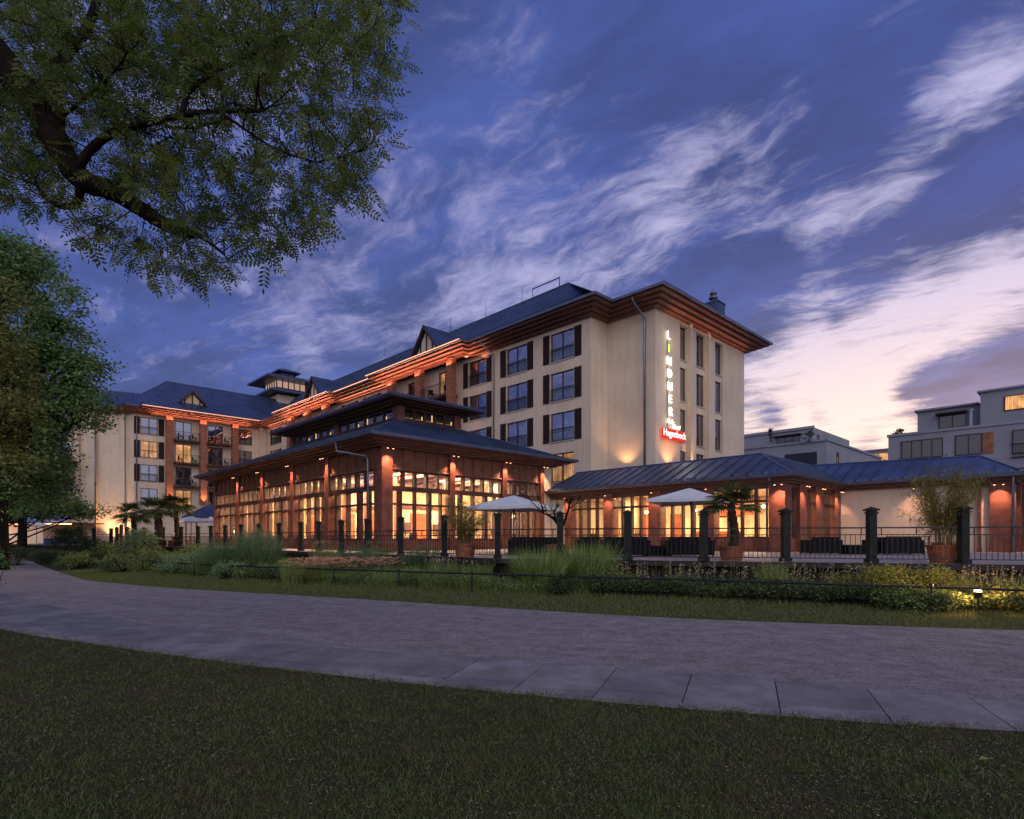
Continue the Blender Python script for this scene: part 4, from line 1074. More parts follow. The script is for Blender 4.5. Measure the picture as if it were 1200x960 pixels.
# dining tables and chairs behind the glass
def dining_set(u_, v_, label, zf_=.905):
    t = thing('dining_table', (u_, v_, zf_), label, 'dining table', 'laid dining tables behind the glass', uvf=True)
    m1 = MB(); m1.lathe((u_, v_, zf_), [(.30, 0), (.30, .03), (.05, .05), (.05, .72)], 14); m1.build('leg', woodd, t)
    m1 = MB(); m1.lathe((u_, v_, zf_), [(0, .76), (.5, .76), (.51, .73), (.5, .55), (.47, .72), (0, .72)], 20); m1.build('tabletop', mat('table_linen', (.6, .55, .5), .9), t)
def chair(u_, v_, ang, label, zf_=.905):
    t = thing('dining_chair', (u_, v_, zf_), label, 'chair', 'dining chairs at the tables behind the glass', uvf=True)
    t.rotation_euler = (0, 0, ANG + ang); b = BASE[t.name]
    def P(x0, x1, y0, y1, z0_, z1_, nm, m_): MB().box(b[0] + x0, b[0] + x1, b[1] + y0, b[1] + y1, b[2] + z0_, b[2] + z1_).build(nm, m_, t)
    P(-.22, .22, -.22, .22, .42, .48, 'seat', woodd); P(-.22, .22, .18, .23, .482, .95, 'backrest', woodd)
    for sx in (-.2, .16):
        for sy in (-.2, .16): P(sx, sx + .04, sy, sy + .04, 0, .42, 'leg', woodd)
k = 0
for (u_, v_, where) in ((-27.3, 17.8, 'nearest the lit corner column of the pavilion'), (-27.3, 21.7, 'in the middle bay of the pavilion right side'), (-29.5, 17.2, 'just behind the corner door of the pavilion'), (-34, 17.3, 'in the second bay left of the pavilion corner'), (-38.5, 17.3, 'in the third bay left of the pavilion corner'), (-22.4, 29.6, 'in the leftmost window of the terrace wing'), (-19.2, 29.7, 'under the left pendant lamp of the terrace wing'), (-12.6, 29.6, 'under the bar chandelier of the terrace wing')):
    dining_set(u_, v_, 'round cloth-covered dining table ' + where)
    chair(u_ + .75, v_ + .1, -1.6, 'dark chair right of the table ' + where)
    chair(u_ - .7, v_ + .2, 1.5, 'dark chair left of the table ' + where)

# ================================================================ APARTMENT BLOCKS BEHIND
def flat_window(parent, M, s0, s1, z0, z1, n=3, lit=False, panel=None):
    f = MB(); t_ = .07
    f.mbox(M, s0, s1, -.08, -.004, z0, z0 + t_); f.mbox(M, s0, s1, -.08, -.004, z1 - t_, z1)
    for i in range(n + 1):
        x = s0 + (s1 - s0 - t_) * i / n; f.mbox(M, x, x + t_, -.08, -.004, z0 + t_, z1 - t_)
    fo = f.build('window', framem, parent)
    p = MB(); p.mbox(M, s0 + t_, s1 - t_, -.03, -.006, z0 + t_, z1 - t_); p.build('pane', glowcur if lit else mat('dark_pane', (.03, .035, .05), .08, spec=1.0), fo)  # lit panes emit the room light themselves
    if panel: 
        p = MB(); p.mbox(M, panel[0], panel[1], -.06, -.004, z0, z1); p.build('wood_panel', mat('cedar_panel', (.24, .10, .05), .7, var=.3, vscale=2), parent)
ap = thing('apartment_building', (-12, 60, .9), 'pale blue-grey flat-roofed apartment block rising behind the right end of the terrace wing', 'apartment block', 'flat-roofed apartment blocks behind the hotel', uvf=True)
a1, av = -13.35, 58.2
mb = MB(); mb.box(a1, 22, av, av + 14, 0, 10.3); mb.box(-11.9, 22, 61.6, 74, 10.3, 12.75); mb.box(-7.4, 22, 60.6, 74, 10.31, 13.5)
mb.build('wall', whitew, ap)
mb = MB(); mb.box(a1 - .1, 22.1, av - .1, av + .35, 10.301, 10.5); mb.box(-12.1, -7.61, 61.3, 74, 12.751, 12.9); mb.box(-7.6, 22.1, 60.4, 74, 13.501, 13.65); mb.build('parapet', whitew, ap)
Ma = Mv(av)
flat_window(ap, Ma, -12.4, -9.5, 8.25, 9.8, 4); flat_window(ap, Ma, -8.7, -7.0, 8.2, 9.85, 2, panel=(-6.95, -6.3)); flat_window(ap, Ma, -5.2, -1.5, 8.0, 9.8, 3); flat_window(ap, Ma, -5.2, -1.5, 5.2, 6.9, 3)
r_ = MB()
for i in range(28): x = -5.15 + i * .135; r_.mbox(Ma, x, x + .02, -.14, -.12, 7.75, 8.7)
r_.mbox(Ma, -5.25, -1.4, -.16, -.1, 8.7, 8.76); r_.mbox(Ma, -5.25, -1.4, -.16, -.01, 7.7, 7.75); r_.build('railing', blackm, ap)
flat_window(ap, Mv(60.6), -5.9, -1.8, 11.75, 12.95, 3, lit=True)
mb = MB(); mb.box(-10.5, -8.3, 60.9, 61.59, 12.2, 12.32); mb.build('awning', shutm, ap)
flat_window(ap, Mv(61.6), -10.35, -8.45, 11.0, 12.15, 2)
mb = MB(); mb.lathe((-8.0, 60.1, 10.3), [(.18, 0), (.18, 1.7), (.24, 1.7), (.24, 1.85), (0, 1.9)], 12); mb.build('flue', gutter, ap)

ap2 = thing('apartment_building', (-38, 95, .9), 'grey stepped flat-roofed apartment block just right of the hotel end wall, with roof terrace plants', 'apartment block', 'flat-roofed apartment blocks behind the hotel', uvf=True)
mb = MB(); mb.box(-60, -27.6, 88.0, 130, 0, 15.2); mb.box(-60, -30.4, 91, 108, 15.2, 17.9); mb.box(-60, -41.5, 89.5, 110, 15.21, 17.6); mb.build('wall', whitew, ap2)
mb = MB(); mb.box(-60.1, -27.4, 87.8, 88.3, 15.201, 15.5); mb.box(-27.9, -27.4, 88.31, 130, 15.201, 15.5); mb.box(-60, -30.2, 90.8, 91.0, 17.7, 18.1); mb.build('parapet', whitew, ap2)
flat_window(ap2, Mv(91), -35.6, -32.2, 15.5, 16.9, 3); flat_window(ap2, Mv(88.0), -33.3, -28.9, 11.9, 13.8, 4, lit=False); flat_window(ap2, Mv(89.5), -42.6, -41.8, 15.5, 16.9, 1); flat_window(ap2, Mu(-27.6), 92, 93, 12.5, 14, 1); flat_window(ap2, Mu(-30.4), 92.5, 93.5, 15.6, 17.0, 1)
mb = MB(); mb.box(-36.0, -31.9, 90.1, 90.99, 17.0, 17.1); mb.build('awning', shutm, ap2)
ap3 = thing('apartment_building', (-20, 110, .9), 'low distant flat-roofed block with a row of orange lit windows between the two apartment blocks', 'apartment block', 'flat-roofed apartment blocks behind the hotel', uvf=True)
x3, y3 = 62.5, 105
u3, v3 = toUV(60.5, 104)
mb = MB(); mb.box(u3 - .5, u3 + 18, v3, v3 + 12, 0, 16.75); mb.build('wall', whitew, ap3)
mb = MB(); mb.box(u3 - .7, u3 + 18.2, v3 - .2, v3 + 12, 16.751, 17.0); mb.build('parapet', whitew, ap3)
flat_window(ap3, Mv(v3), u3 + .3, u3 + 14, 14.9, 16.3, 9, lit=True)

# ================================================================ LEAVES AND TREES
def rhombs(C, L, Wd, nrm=None, flat=.5):
    """C centres (n,3); L,Wd lengths (n,) -> rhombus leaves with random orientation"""
    n = len(C)
    a = rng.normal(size=(n, 3)); a[:, 2] *= flat; a /= np.linalg.norm(a, axis=1)[:, None]
    b = rng.normal(size=(n, 3)); b -= (b * a).sum(1)[:, None] * a; b /= np.linalg.norm(b, axis=1)[:, None]
    L = np.asarray(L)[:, None] * .5; Wd = np.asarray(Wd)[:, None] * .5
    V = np.stack([C - a * L, C + b * Wd - a * L * .1, C + a * L, C - b * Wd - a * L * .1], 1).reshape(-1, 3)
    F = np.arange(4 * n).reshape(-1, 4); return V, F
def in_lobes(lobes, n, shell=.55):
    """points biased to the outside of ellipsoidal lobes (x,y,z,rx,ry,rz)"""
    L = np.array(lobes, float); wgt = (L[:, 3] * L[:, 4] * L[:, 5]) ** (2 / 3); wgt /= wgt.sum()
    idx = rng.choice(len(L), n, p=wgt)
    dv = rng.normal(size=(n, 3)); dv /= np.linalg.norm(dv, axis=1)[:, None]
    r = rng.uniform(0, 1, n) ** (1 / 3) * (1 - shell) + shell * rng.uniform(.75, 1.08, n)
    return L[idx, :3] + dv * r[:, None] * L[idx, 3:]
def clumpy(lobes, ncl, per, spread, shell=.5):
    c = in_lobes(lobes, ncl, shell)
    k_ = rng.integers(int(per * .5), int(per * 1.5), ncl)
    idx = np.repeat(np.arange(ncl), k_)
    return c, c[idx] + rng.normal(size=(len(idx), 3)) * np.array((spread, spread, spread * .55))
def curve(a, b, bend=.15, n=5, seed=0):
    r_ = np.random.default_rng(seed); a = np.array(a, float); b = np.array(b, float); L = np.linalg.norm(b - a)
    o = r_.normal(size=3) * bend * L; return [tuple(a + (b - a) * t + o * math.sin(math.pi * t)) for t in np.linspace(0, 1, n)]
def tree(base, lobes, ncl, per, spread, lsize, lm, label, group=None, trunk_r=.25, trunk_top=None, name='leafy_tree', nl=16, cat='tree', seed=0):
    t = thing(name, base, label, cat, group)
    lobes = [tuple(l) for l in lobes]
    top = trunk_top or (base[0], base[1], base[2] + .45 * (max(l[2] for l in lobes) - base[2]))
    m1 = MB(); m1.tube(curve(base, top, .04, 7, seed), list(np.linspace(trunk_r * 1.15, trunk_r * .7, 7)), 10); m1.build('trunk', barkm, t, smooth=True)
    c, P = clumpy(lobes, ncl, per, spread)
    m2 = MB(); rr = random.Random(seed)
    ends = [l[:3] for l in lobes]
    for i, l in enumerate(ends):
        st = np.array(base) + (np.array(top) - np.array(base)) * rr.uniform(.55, 1.0)
        m2.tube(curve(st, l, .10, 6, seed * 31 + i), list(np.linspace(trunk_r * .45, .03, 6)), 6)
        near = c[np.argsort(np.linalg.norm(c - np.array(l), axis=1))[:nl]]
        for j, e_ in enumerate(near): m2.tube(curve(np.array(l) * .8 + st * .2, e_, .12, 4, seed + j), [.035, .025, .015, .006], 4, cap=False)
    m2.build('limbs', barkm, t, smooth=True)
    V, F = rhombs(P, rng.uniform(.7, 1.3, len(P)) * lsize, rng.uniform(.7, 1.3, len(P)) * lsize * .6)
    fast('crown', V, F, lm, t); return t
def lob(px, py, Y, rpx, k=1.0, ky=1.0):
    x, y, z = W(px, Y, py); r = rpx * Y / 675; return (x, y, z, r, r * ky, r * k)

# big maple at the left edge
tree((-25.2, 28.5, 0), [lob(-30, 330, 28, 60), lob(25, 320, 29, 38), lob(58, 348, 27, 28), lob(20, 390, 27, 46), lob(72, 402, 28, 30), lob(-30, 440, 27, 70), lob(45, 455, 28, 50), lob(95, 440, 28, 24), lob(84, 475, 29, 26),
     lob(30, 520, 28, 40), lob(-40, 540, 28, 55), lob(-80, 400, 29, 70), lob(20, 300, 29, 22), lob(108, 485, 28, 17), lob(100, 420, 28, 20), lob(0, 580, 28, 32), lob(45, 565, 30, 30)], 760, 84, .38, .18, leafB,
     'large dense green tree at the left edge of the park reaching above the hotel wing', trunk_r=.26, seed=3)
# yellow-green hanging boughs nearer the left edge
tree((-19.5, 19.5, 0), [lob(5, 350, 18, 26), lob(-20, 400, 18, 45), lob(12, 450, 18.5, 30, .8), lob(-15, 500, 18, 40), lob(18, 545, 18, 24, .7), lob(-60, 450, 19, 60), lob(15, 478, 17.5, 26, .6)], 620, 26, .20, .12, leafC,
     'yellow-green tree whose boughs hang into the left edge in front of the larger tree', trunk_r=.25, seed=5)
# darker trees below and behind
for i, (bx_, by_, lobes_, lab) in enumerate((
    ((-37.5), 44, [lob(15, 540, 44, 42), lob(45, 530, 45, 32), lob(25, 575, 44, 38), lob(58, 570, 44, 20), lob(-10, 580, 44, 40), lob(52, 500, 45, 25)], 'dark low-branched tree right under the big crown, touching the pale end wall'),
    ((-62.0), 66, [lob(-10, 500, 66, 60), lob(15, 560, 66, 46), lob(45, 545, 67, 30), lob(-40, 560, 66, 50)], 'dark far tree at the end of the gravel path, behind the others'),
    ((-35.3), 40, [lob(20, 590, 40, 22, .7), lob(50, 598, 40, 20, .6), lob(88, 600, 41, 22, .5), lob(112, 598, 41, 14, .35), lob(75, 590, 40, 22, .6)], 'small loose tree with thin twigs reaching in front of the pale end wall'))):
    tree((bx_, by_, 0), lobes_, (900, 800, 220)[i], 24, (.42, .6, .3)[i], (.26, .42, .18)[i], leafD if i != 2 else leafB, lab, 'trees along the far end of the path', trunk_r=(.3, .4, .14)[i], seed=20 + i)

bl = []
for i in range(46):
    a_ = -2.05 + i * .0245; rr_ = 150 + 25 * math.sin(i * 2.3); bl.append((rr_ * math.sin(a_), rr_ * math.cos(a_), 5.5 + 2 * math.sin(i * 1.7), 8, 8, 6.5 + 1.5 * math.sin(i * 3.1)))
_, P = clumpy(bl, 1500, 22, 1.4); P[:, 2] = np.abs(P[:, 2]); V, F = rhombs(P, rng.uniform(.8, 1.6, len(P)), rng.uniform(.5, 1.0, len(P)))
tag(fast('far_wood', V, F, leafD), 'dark belt of far trees closing off the park behind the path', 'wood', kind='stuff')
# ---- overhanging branch of the ash tree, top left
ash = thing('ash_tree', (-9.6, 5.8, 0), 'overhanging ash tree whose dark limbs and feather-shaped leaves fill the upper left corner', 'tree')
def wp_(px, py, Y): return W(px, Y, py)
m1 = MB()
m1.tube([(-9.6, 5.8, 0), (-9.5, 5.8, 2), (-9.2, 5.85, 4.6), (-8.6, 5.9, 6.8), (-8.3, 6, 8.8)], [.42, .36, .32, .27, .2], 12); m1.build('trunk', barkm, ash, smooth=True)
def limb(pts, r0, r1, n=10):
    P = [wp_(*p) if len(p) == 3 and abs(p[0]) > 0 or True and len(p) == 3 and p[2] < 30 and p[0] > -900 else p for p in pts]
    # smooth by subdivision
    A = np.array(P, float)
    for _ in range(2):
        B = [A[0]]
        for i in range(len(A) - 1): B += [A[i] * .75 + A[i + 1] * .25, A[i] * .25 + A[i + 1] * .75]
        B.append(A[-1]); A = np.array(B)
    return [tuple(p) for p in A], list(np.linspace(r0, r1, len(A)))
mains = [
 ([(-330, 60, 5.9), (-120, 20, 6.0), (-20, 45, 6.0), (18, 92, 6.1), (50, 135, 6.2), (78, 190, 6.2), (98, 215, 6.3), (130, 222, 6.4), (165, 245, 6.5), (200, 268, 6.6), (228, 275, 6.7)], .20, .05),
 ([(90, 205, 6.25), (96, 188, 6.2), (112, 168, 6.2), (140, 152, 6.1), (185, 142, 6.0), (225, 133, 5.9), (255, 130, 5.8), (310, 130, 5.8)], .055, .016),
 ([(66, 160, 6.2), (66, 130, 6.3), (60, 100, 6.5), (62, 78, 6.6), (80, 60, 6.7), (98, 42, 6.8), (112, 10, 7.0), (125, -60, 7.2)], .085, .04),
 ([(214, 133, 5.95), (216, 118, 6.0), (226, 102, 6.1), (250, 85, 6.2), (285, 68, 6.3), (330, 45, 6.4), (370, 22, 6.6)], .030, .012),
 ([(255, 130, 5.8), (285, 150, 5.8), (310, 168, 5.9), (335, 180, 6.0), (370, 190, 6.2)], .016, .008),
 ([(95, 218, 6.3), (92, 240, 6.4), (70, 243, 6.4), (48, 228, 6.4), (38, 205, 6.3)], .05, .012),
 ([(185, 142, 6.0), (205, 152, 6.0), (240, 148, 6.1), (270, 138, 6.2)], .018, .008),
 ([(75, 135, 6.2), (100, 115, 6.0), (135, 85, 5.9), (150, 60, 5.8)], .02, .008),
 ([(-60, 30, 6.1), (10, -20, 6.6), (80, -60, 7), (180, -80, 7.2), (300, -60, 7.4), (400, -20, 7.5), (440, 15, 7.6)], .10, .02),
 ([(130, 222, 6.4), (150, 205, 6.6), (165, 180, 6.8), (200, 160, 7.2)], .02, .008),
 ([(370, 190, 6.2), (400, 185, 6.3), (430, 175, 6.4)], .010, .005),
 ([(228, 275, 6.7), (255, 290, 6.7), (268, 305, 6.7)], .02, .005),
]
anch = []
m1 = MB()
for pts, r0, r1 in mains:
    P, rr_ = limb(pts, r0, r1); m1.tube(P, rr_, 10); anch += P[len(P) // 4:]
anch = np.array(anch)
clus = [(40,20,55),(110,30,60),(190,35,65),(270,30,65),(345,25,50),(415,12,40),(447,8,26),(445,72,26),(425,55,20),(330,95,55),(395,120,42),(435,160,26),(385,195,38),(420,200,28),(250,110,60),(170,110,60),(90,110,55),(25,120,50),
        (15,190,42),(60,190,40),(160,190,50),(235,200,55),(310,205,52),(365,235,28),(300,255,40),(235,275,38),(180,285,28),(250,305,20),(110,255,30),(205,312,16),(20,225,18),(375,60,35),(325,285,18),(345,262,18),(150,280,20),(70,232,20),
        (-60,60,80),(-70,190,80),(-150,20,90),(-60,-60,90),(100,-70,90),(260,-80,90),(400,-70,60)]
def pinnate():
    """leaf along +x, leaflets in pairs, drooping"""
    V = []; 
    prs = 5; L = .21
    for i in range(prs + 1):
        x = .05 + i * .036
        for sg in ((-1, 1) if i < prs else (0,)):
            ll = .066 if i not in (0, prs - 1) else .054; hw = .0115
            ax = np.array((.55, sg * .83, -.12)) if sg else np.array((1, 0, -.1)); ax /= np.linalg.norm(ax)
            pw = np.array((-ax[1], ax[0], 0)); o = np.array((x, 0, -.25 * x * x))
            V += [o, o + ax * ll * .45 + pw * hw, o + ax * ll, o + ax * ll * .45 - pw * hw]
    o = np.array((0., 0, 0)); V += [o + (0, .0015, 0), o + (0, -.0015, 0), o + (.21, -.001, -.011), o + (.21, .001, -.011)]
    return np.array(V)
PN = pinnate()
allV = []; m_tw = 0
for ci, (cx, cy, cr) in enumerate(clus):
    off = cx < -20 or cy < -20
    nshoots = max(5, int(cr * cr / 56)) if not off else int(cr * cr / 110)
    for s_i in range(nshoots):
        Y = rng.uniform(6.2, 8.8) if s_i % 6 else rng.uniform(5.2, 6.2); a_ = rng.uniform(0, 6.283); r_ = cr * math.sqrt(rng.uniform(0, 1)) * .92
        p = np.array(wp_(cx + r_ * math.cos(a_), cy + r_ * math.sin(a_), Y))
        near = anch[rng.choice(np.argsort(np.linalg.norm((anch - p) * (1, .6, 1), axis=1))[:9])]
        dirv = p - near; dist = np.linalg.norm(dirv); dirv /= max(dist, .01)
        if s_i % 2 == 0 and dist < .75: m1.tube(curve(near, p, .10, 5, ci * 100 + s_i), [.009, .007, .005, .004, .0025], 4, cap=False)
        dirv = dirv * .7 + rng.normal(size=3) * .55; dirv[2] -= .15; dirv /= np.linalg.norm(dirv)
        tl_ = rng.uniform(.10, .28)
        m1.tube([tuple(p - dirv * .12 + (0, 0, .03)), tuple(p), tuple(p + dirv * tl_)], [.004, .003, .002], 3, cap=False)
        nl_ = rng.integers(4, 8)
        for j in range(nl_):
            o = p + dirv * tl_ * j / nl_
            x = dirv * .45 + rng.normal(size=3) * .75; x[2] = x[2] * .55 - .25; x /= np.linalg.norm(x)
            up = np.array((0, 0, 1.)) + rng.normal(size=3) * .45; y = np.cross(up, x); y /= np.linalg.norm(y); z = np.cross(x, y)
            sc_l = rng.uniform(.75, 1.2)
            allV.append(o + (PN * sc_l) @ np.stack([x, y, z]))
m1.build('limbs', barkm, ash, smooth=True)
V = np.concatenate(allV); fast('crown', V, np.arange(len(V)).reshape(-1, 4), leafA, ash)

# ================================================================ RAILINGS
def W2(px, y, ht=0.0):          # ground point seen at that picture height
    Y = (1.6 - ht) * 675 / (y - 630); return ((px - 600) / 675 * Y, Y)
tr = thing('terrace_railing', (-.5, 19.35, .9), 'dark green terrace railing with stout capped posts and thin bars', 'railing')
rp = [(28.6, 9.9), (26.4, 10.7), (24.2, 11.45), (22.1, 12.1), (20.0, 12.8), (17.9, 13.45), (16.0, 14.0), (14.1, 14.7), (12.0, 15.32), (9.95, 15.95), (7.93, 16.7), (5.72, 17.2), (3.56, 17.75), (1.55, 18.55), (-.48, 19.4), (-2.5, 21.35), (-4.45, 23.1), (-6.3, 25.1), (-8.0, 27.0), (-9.72, 29.0), (-11.1, 30.3), (-13.0, 32.2), (-15.0, 34.2), (-17.0, 36.2), (-19.0, 38.2), (-21, 40.2), (-23, 42.2), (-25.5, 44.4), (-28, 46.2), (-30.5, 47.8), (-33, 49.4), (-35.5, 51), (-38.2, 52.6)]
for (x, y) in rp:
    m1 = MB(); h_ = .10
    m1.box(x - h_, x + h_, y - h_, y + h_, .9, 2.34)
    m1.box(x - h_ - .035, x + h_ + .035, y - h_ - .035, y + h_ + .035, .901, 1.02)
    m1.box(x - h_ - .03, x + h_ + .03, y - h_ - .03, y + h_ + .03, 2.26, 2.30)
    m1.box(x - h_ - .05, x + h_ + .05, y - h_ - .05, y + h_ + .05, 2.341, 2.385)
    m1.add([(x - h_ - .03, y - h_ - .03, 2.386), (x + h_ + .03, y - h_ - .03, 2.386), (x + h_ + .03, y + h_ + .03, 2.386), (x - h_ - .03, y + h_ + .03, 2.386), (x, y, 2.46)], [(0, 1, 4), (1, 2, 4), (2, 3, 4), (3, 0, 4)])
    m1.build('post', postm, tr)
for a, b in zip(rp, rp[1:]):
    a = np.array(a, float); b = np.array(b, float); L = np.linalg.norm(b - a); dd = (b - a) / L; nn = np.array((-dd[1], dd[0])); a = a + dd * .13; L -= .26
    M_ = lambda s, d_, z: (a[0] + dd[0] * s + nn[0] * d_, a[1] + dd[1] * s + nn[1] * d_, z)
    m1 = MB(); m1.mbox(M_, 0, L, -.025, .025, 1.85, 1.89); m1.mbox(M_, 0, L, -.014, .014, 1.665, 1.69); m1.mbox(M_, 0, L, -.014, .014, 1.0, 1.025)
    nb = int(L / .125)
    for i in range(1, nb): m1.mbox(M_, L * i / nb - .007, L * i / nb + .007, -.007, .007, 1.025, 1.665)
    for f_ in (.06, .5, .94): m1.mbox(M_, L * f_ - .012, L * f_ + .012, -.012, .012, 1.69, 1.85)
    m1.build('rail_panel', blackm, tr)

kf = thing('knee_rail_fence', (3.84, 14.8, 0), 'low black knee-high rail along the grass verge in front of the planting', 'fence')
fr = [(16.5, 9.3), (14.1, 10.1), (11.6, 11.1), (9.0, 12.35), (6.35, 13.75), (3.84, 14.95), (1.35, 15.95), (-1.18, 17.0), (-3.58, 18.2), (-5.97, 19.3), (-8.3, 20.5), (-10.7, 21.9), (-12.8, 23.2), (-15.3, 25.1), (-17.3, 27.0), (-19.3, 29.3), (-21.2, 31.8)]
for x, y in fr:
    m1 = MB(); m1.tube([(x, y, 0), (x, y, .54)], .025, 8); m1.tube([(x, y, .54), (x, y, .60)], .034, 8); m1.build('post', blackm, kf, smooth=False)
for a, b in zip(fr, fr[1:]):
    m1 = MB(); m1.tube([(*a, .53), (*b, .53)], .026, 8, cap=False); m1.build('rail', blackm, kf, smooth=True)

# ================================================================ PARASOLS
def parasol(c, r, ztop, label, n=4, rot=0., side=None, closed=False):
    t = thing('parasol', (c[0], c[1], .9), label, 'parasol', 'pale parasols on the terrace')
    zt = ztop; zr = ztop - r * .25
    vs = [(c[0], c[1], zt)]; fs = []; seg = 6; ring_ = []
    corners = [(c[0] + r * math.cos(rot + 2 * math.pi * i / n), c[1] + r * math.sin(rot + 2 * math.pi * i / n)) for i in range(n)]
    rows = 6; per = []
    for j in range(1, rows + 1):
        f = j / rows; row = []
        for i in range(n):
            p = np.array(corners[i]); r_ = np.array(corners[(i + 1) % n])
            for k_ in range(seg):
                g_ = k_ / seg; e_ = p * (1 - g_) + r_ * g_
                sag = math.sin(math.pi * g_) * .06 * f * r * .5; z = zt - (zt - zr) * (f ** 1.12) - sag * .3 - .03 * math.sin(math.pi * f)
                row.append((c[0] + (e_[0] - c[0]) * f, c[1] + (e_[1] - c[1]) * f, z))
        per.append(row)
    m1 = MB(); N_ = n * seg; V = [vs[0]] + [p for row in per for p in row]; F = [(0, 1 + i, 1 + (i + 1) % N_) for i in range(N_)]
    for j in range(rows - 1):
        for i in range(N_): a = 1 + j * N_ + i; b = 1 + j * N_ + (i + 1) % N_; F.append((a, a + N_, b + N_, b))
    last = len(V) - N_; V += [(x, y, z - .11) for x, y, z in per[-1]]
    for i in range(N_): F.append((last + i, last + N_ + i, last + N_ + (i + 1) % N_, last + (i + 1) % N_))
    m1.add(V, F); m1.build('canopy', canv, t, smooth=False)
    for i in range(n):
        m2 = MB(); m2.tube([(c[0], c[1], zt - .10), (corners[i][0] * .98 + c[0] * .02, corners[i][1] * .98 + c[1] * .02, zr - .02)], .012, 5); m2.build('rib', blackm, t)
    if side:
        px_, py_ = c[0] + side[0], c[1] + side[1]
        m2 = MB(); m2.tube([(px_, py_, .95), (px_, py_, zt - .35)], .035, 8); m2.tube([(px_, py_, zt - .9), (c[0], c[1], zt - .12)], .025, 8); m2.tube([(px_, py_, zt - .36), (c[0] * .5 + px_ * .5, c[1] * .5 + py_ * .5, zt - .42)], .02, 6); m2.build('pole', blackm, t, smooth=True)
        m3 = MB(); m3.box(px_ - .4, px_ + .4, py_ - .4, py_ + .4, .902, 1.0); m3.build('base', stonem, t)
    else:
        m2 = MB(); m2.tube([(c[0], c[1], .95), (c[0], c[1], zt)], .03, 8); m2.tube([(c[0], c[1], zt), (c[0], c[1], zt + .08)], .03, 8); m2.build('pole', blackm, t, smooth=True)
        m3 = MB(); m3.box(c[0] - .35, c[0] + .35, c[1] - .35, c[1] + .35, .902, .98); m3.build('base', stonem, t)
parasol(W(602, 24), 2.05, W(0, 24, 580.5)[2], 'pale square parasol open in front of the corner between pavilion and terrace wing', rot=.32)
parasol(W(808, 23), 1.95, W(0, 23, 572)[2], 'pale square parasol on a side pole, left of the potted palm', rot=.30, side=(.35, .9))
parasol(W(224, 50), 1.75, W(0, 50, 605)[2], 'larger pale parasol standing by the palms at the far left of the terrace', rot=.2)
parasol(W(252, 58), 1.4, W(0, 58, 606)[2], 'small pale parasol just left of the pavilion, behind the larger one', rot=.3)
parasol(W(43, 62), 1.5, W(0, 62, 611.5)[2], 'small parasol seen under the trees at the far left', rot=.3)

# kiosk roof left of the pavilion
kb = toUV(*W(247, 60))
ks = thing('garden_kiosk', (kb[0], kb[1], .9), 'small garden kiosk with dark blue tent roof between the palms and the pavilion', 'kiosk', uvf=True)
m1 = MB(); hip(m1, kb, 2.2, 2.2, 3.75, .12, .1, .1, 5.0, seam=.4); m1.build('roof', roofm, ks)
for sx in (-1.9, 1.8):
    for sy in (-1.9, 1.8): m1 = MB(); m1.box(kb[0] + sx, kb[0] + sx + .1, kb[1] + sy, kb[1] + sy + .1, .9, 3.62); m1.build('post', woodd, ks)
m1 = MB(); m1.box(kb[0] - 1.6, kb[0] + 1.6, kb[1] + .8, kb[1] + 1.4, .9, 2.0); m1.build('counter', wood, ks)
l = bpy.data.lights.new('kiosk_lamp', 'POINT'); l.energy = 60; l.color = (1, .45, .2); l.shadow_soft_size = .1
o = bpy.data.objects.new('kiosk_lamp', l); COL.objects.link(o); o.parent = ks; o.location = (0, 0, 2.5)
m1 = MB(); m1.lathe((kb[0], kb[1], 3.42), [(0, -.1), (.1, -.05), (.1, .05), (0, .1)], 10); m1.build('bulb', lamp_e, ks)

# ================================================================ TERRACE FURNITURE
def rattan_sofa(c, wd, label, ang=0.):
    t = thing('rattan_sofa', (c[0], c[1], .9), label, 'sofa', 'black rattan seats on the terrace'); t.rotation_euler = (0, 0, ang); b = BASE[t.name]
    def P(x0, x1, y0, y1, z0_, z1_, nm, m_):
        return MB().box(b[0] + x0, b[0] + x1, b[1] + y0, b[1] + y1, b[2] + z0_, b[2] + z1_).build(nm, m_, t)
    h = wd / 2
    P(-h + .14, h - .14, -.30, .42, .06, .34, 'seat_base', rattan)
    P(-h + .14, h - .14, -.42, -.30, .05, .72, 'backrest', rattan)
    P(-h, -h + .14, -.42, .42, .05, .60, 'armrest', rattan); P(h - .14, h, -.42, .42, .05, .60, 'armrest', rattan)
    n_ = max(1, round((wd - .28) / .65)); cw = (wd - .28) / n_
    for i in range(n_): P(-h + .14 + i * cw + .01, -h + .14 + (i + 1) * cw - .01, -.28, .40, .342, .46, 'cushion', cushm)
    for sx in (-h + .02, h - .07):
        for sy in (-.40, .35): P(sx, sx + .05, sy, sy + .05, 0.002, .05, 'leg', blackm)
def rattan_table(c, wd, label):
    t = thing('rattan_table', (c[0], c[1], .9), label, 'coffee table', 'low black tables on the terrace'); b = BASE[t.name]
    MB().box(b[0] - wd / 2, b[0] + wd / 2, b[1] - .35, b[1] + .35, .905, 1.27).build('table_body', rattan, t)
    MB().box(b[0] - wd / 2 - .02, b[0] + wd / 2 + .02, b[1] - .37, b[1] + .37, 1.272, 1.30).build('tabletop', mat('smoked_glass', (.03, .035, .04), .08, spec=.9), t)
rattan_sofa(W(627, 23.2), 2.2, 'black rattan sofa back between the parasol pole and the bare potted tree')
rattan_sofa(W(690, 23.5), 1.1, 'narrow black rattan armchair just right of the bare potted tree')
rattan_sofa(W(731, 21.8), 1.85, 'black rattan sofa seen from behind at the railing post left of the right parasol')
rattan_table(W(770, 22.2), 1.0, 'low black table between the two sofas under the right parasol')
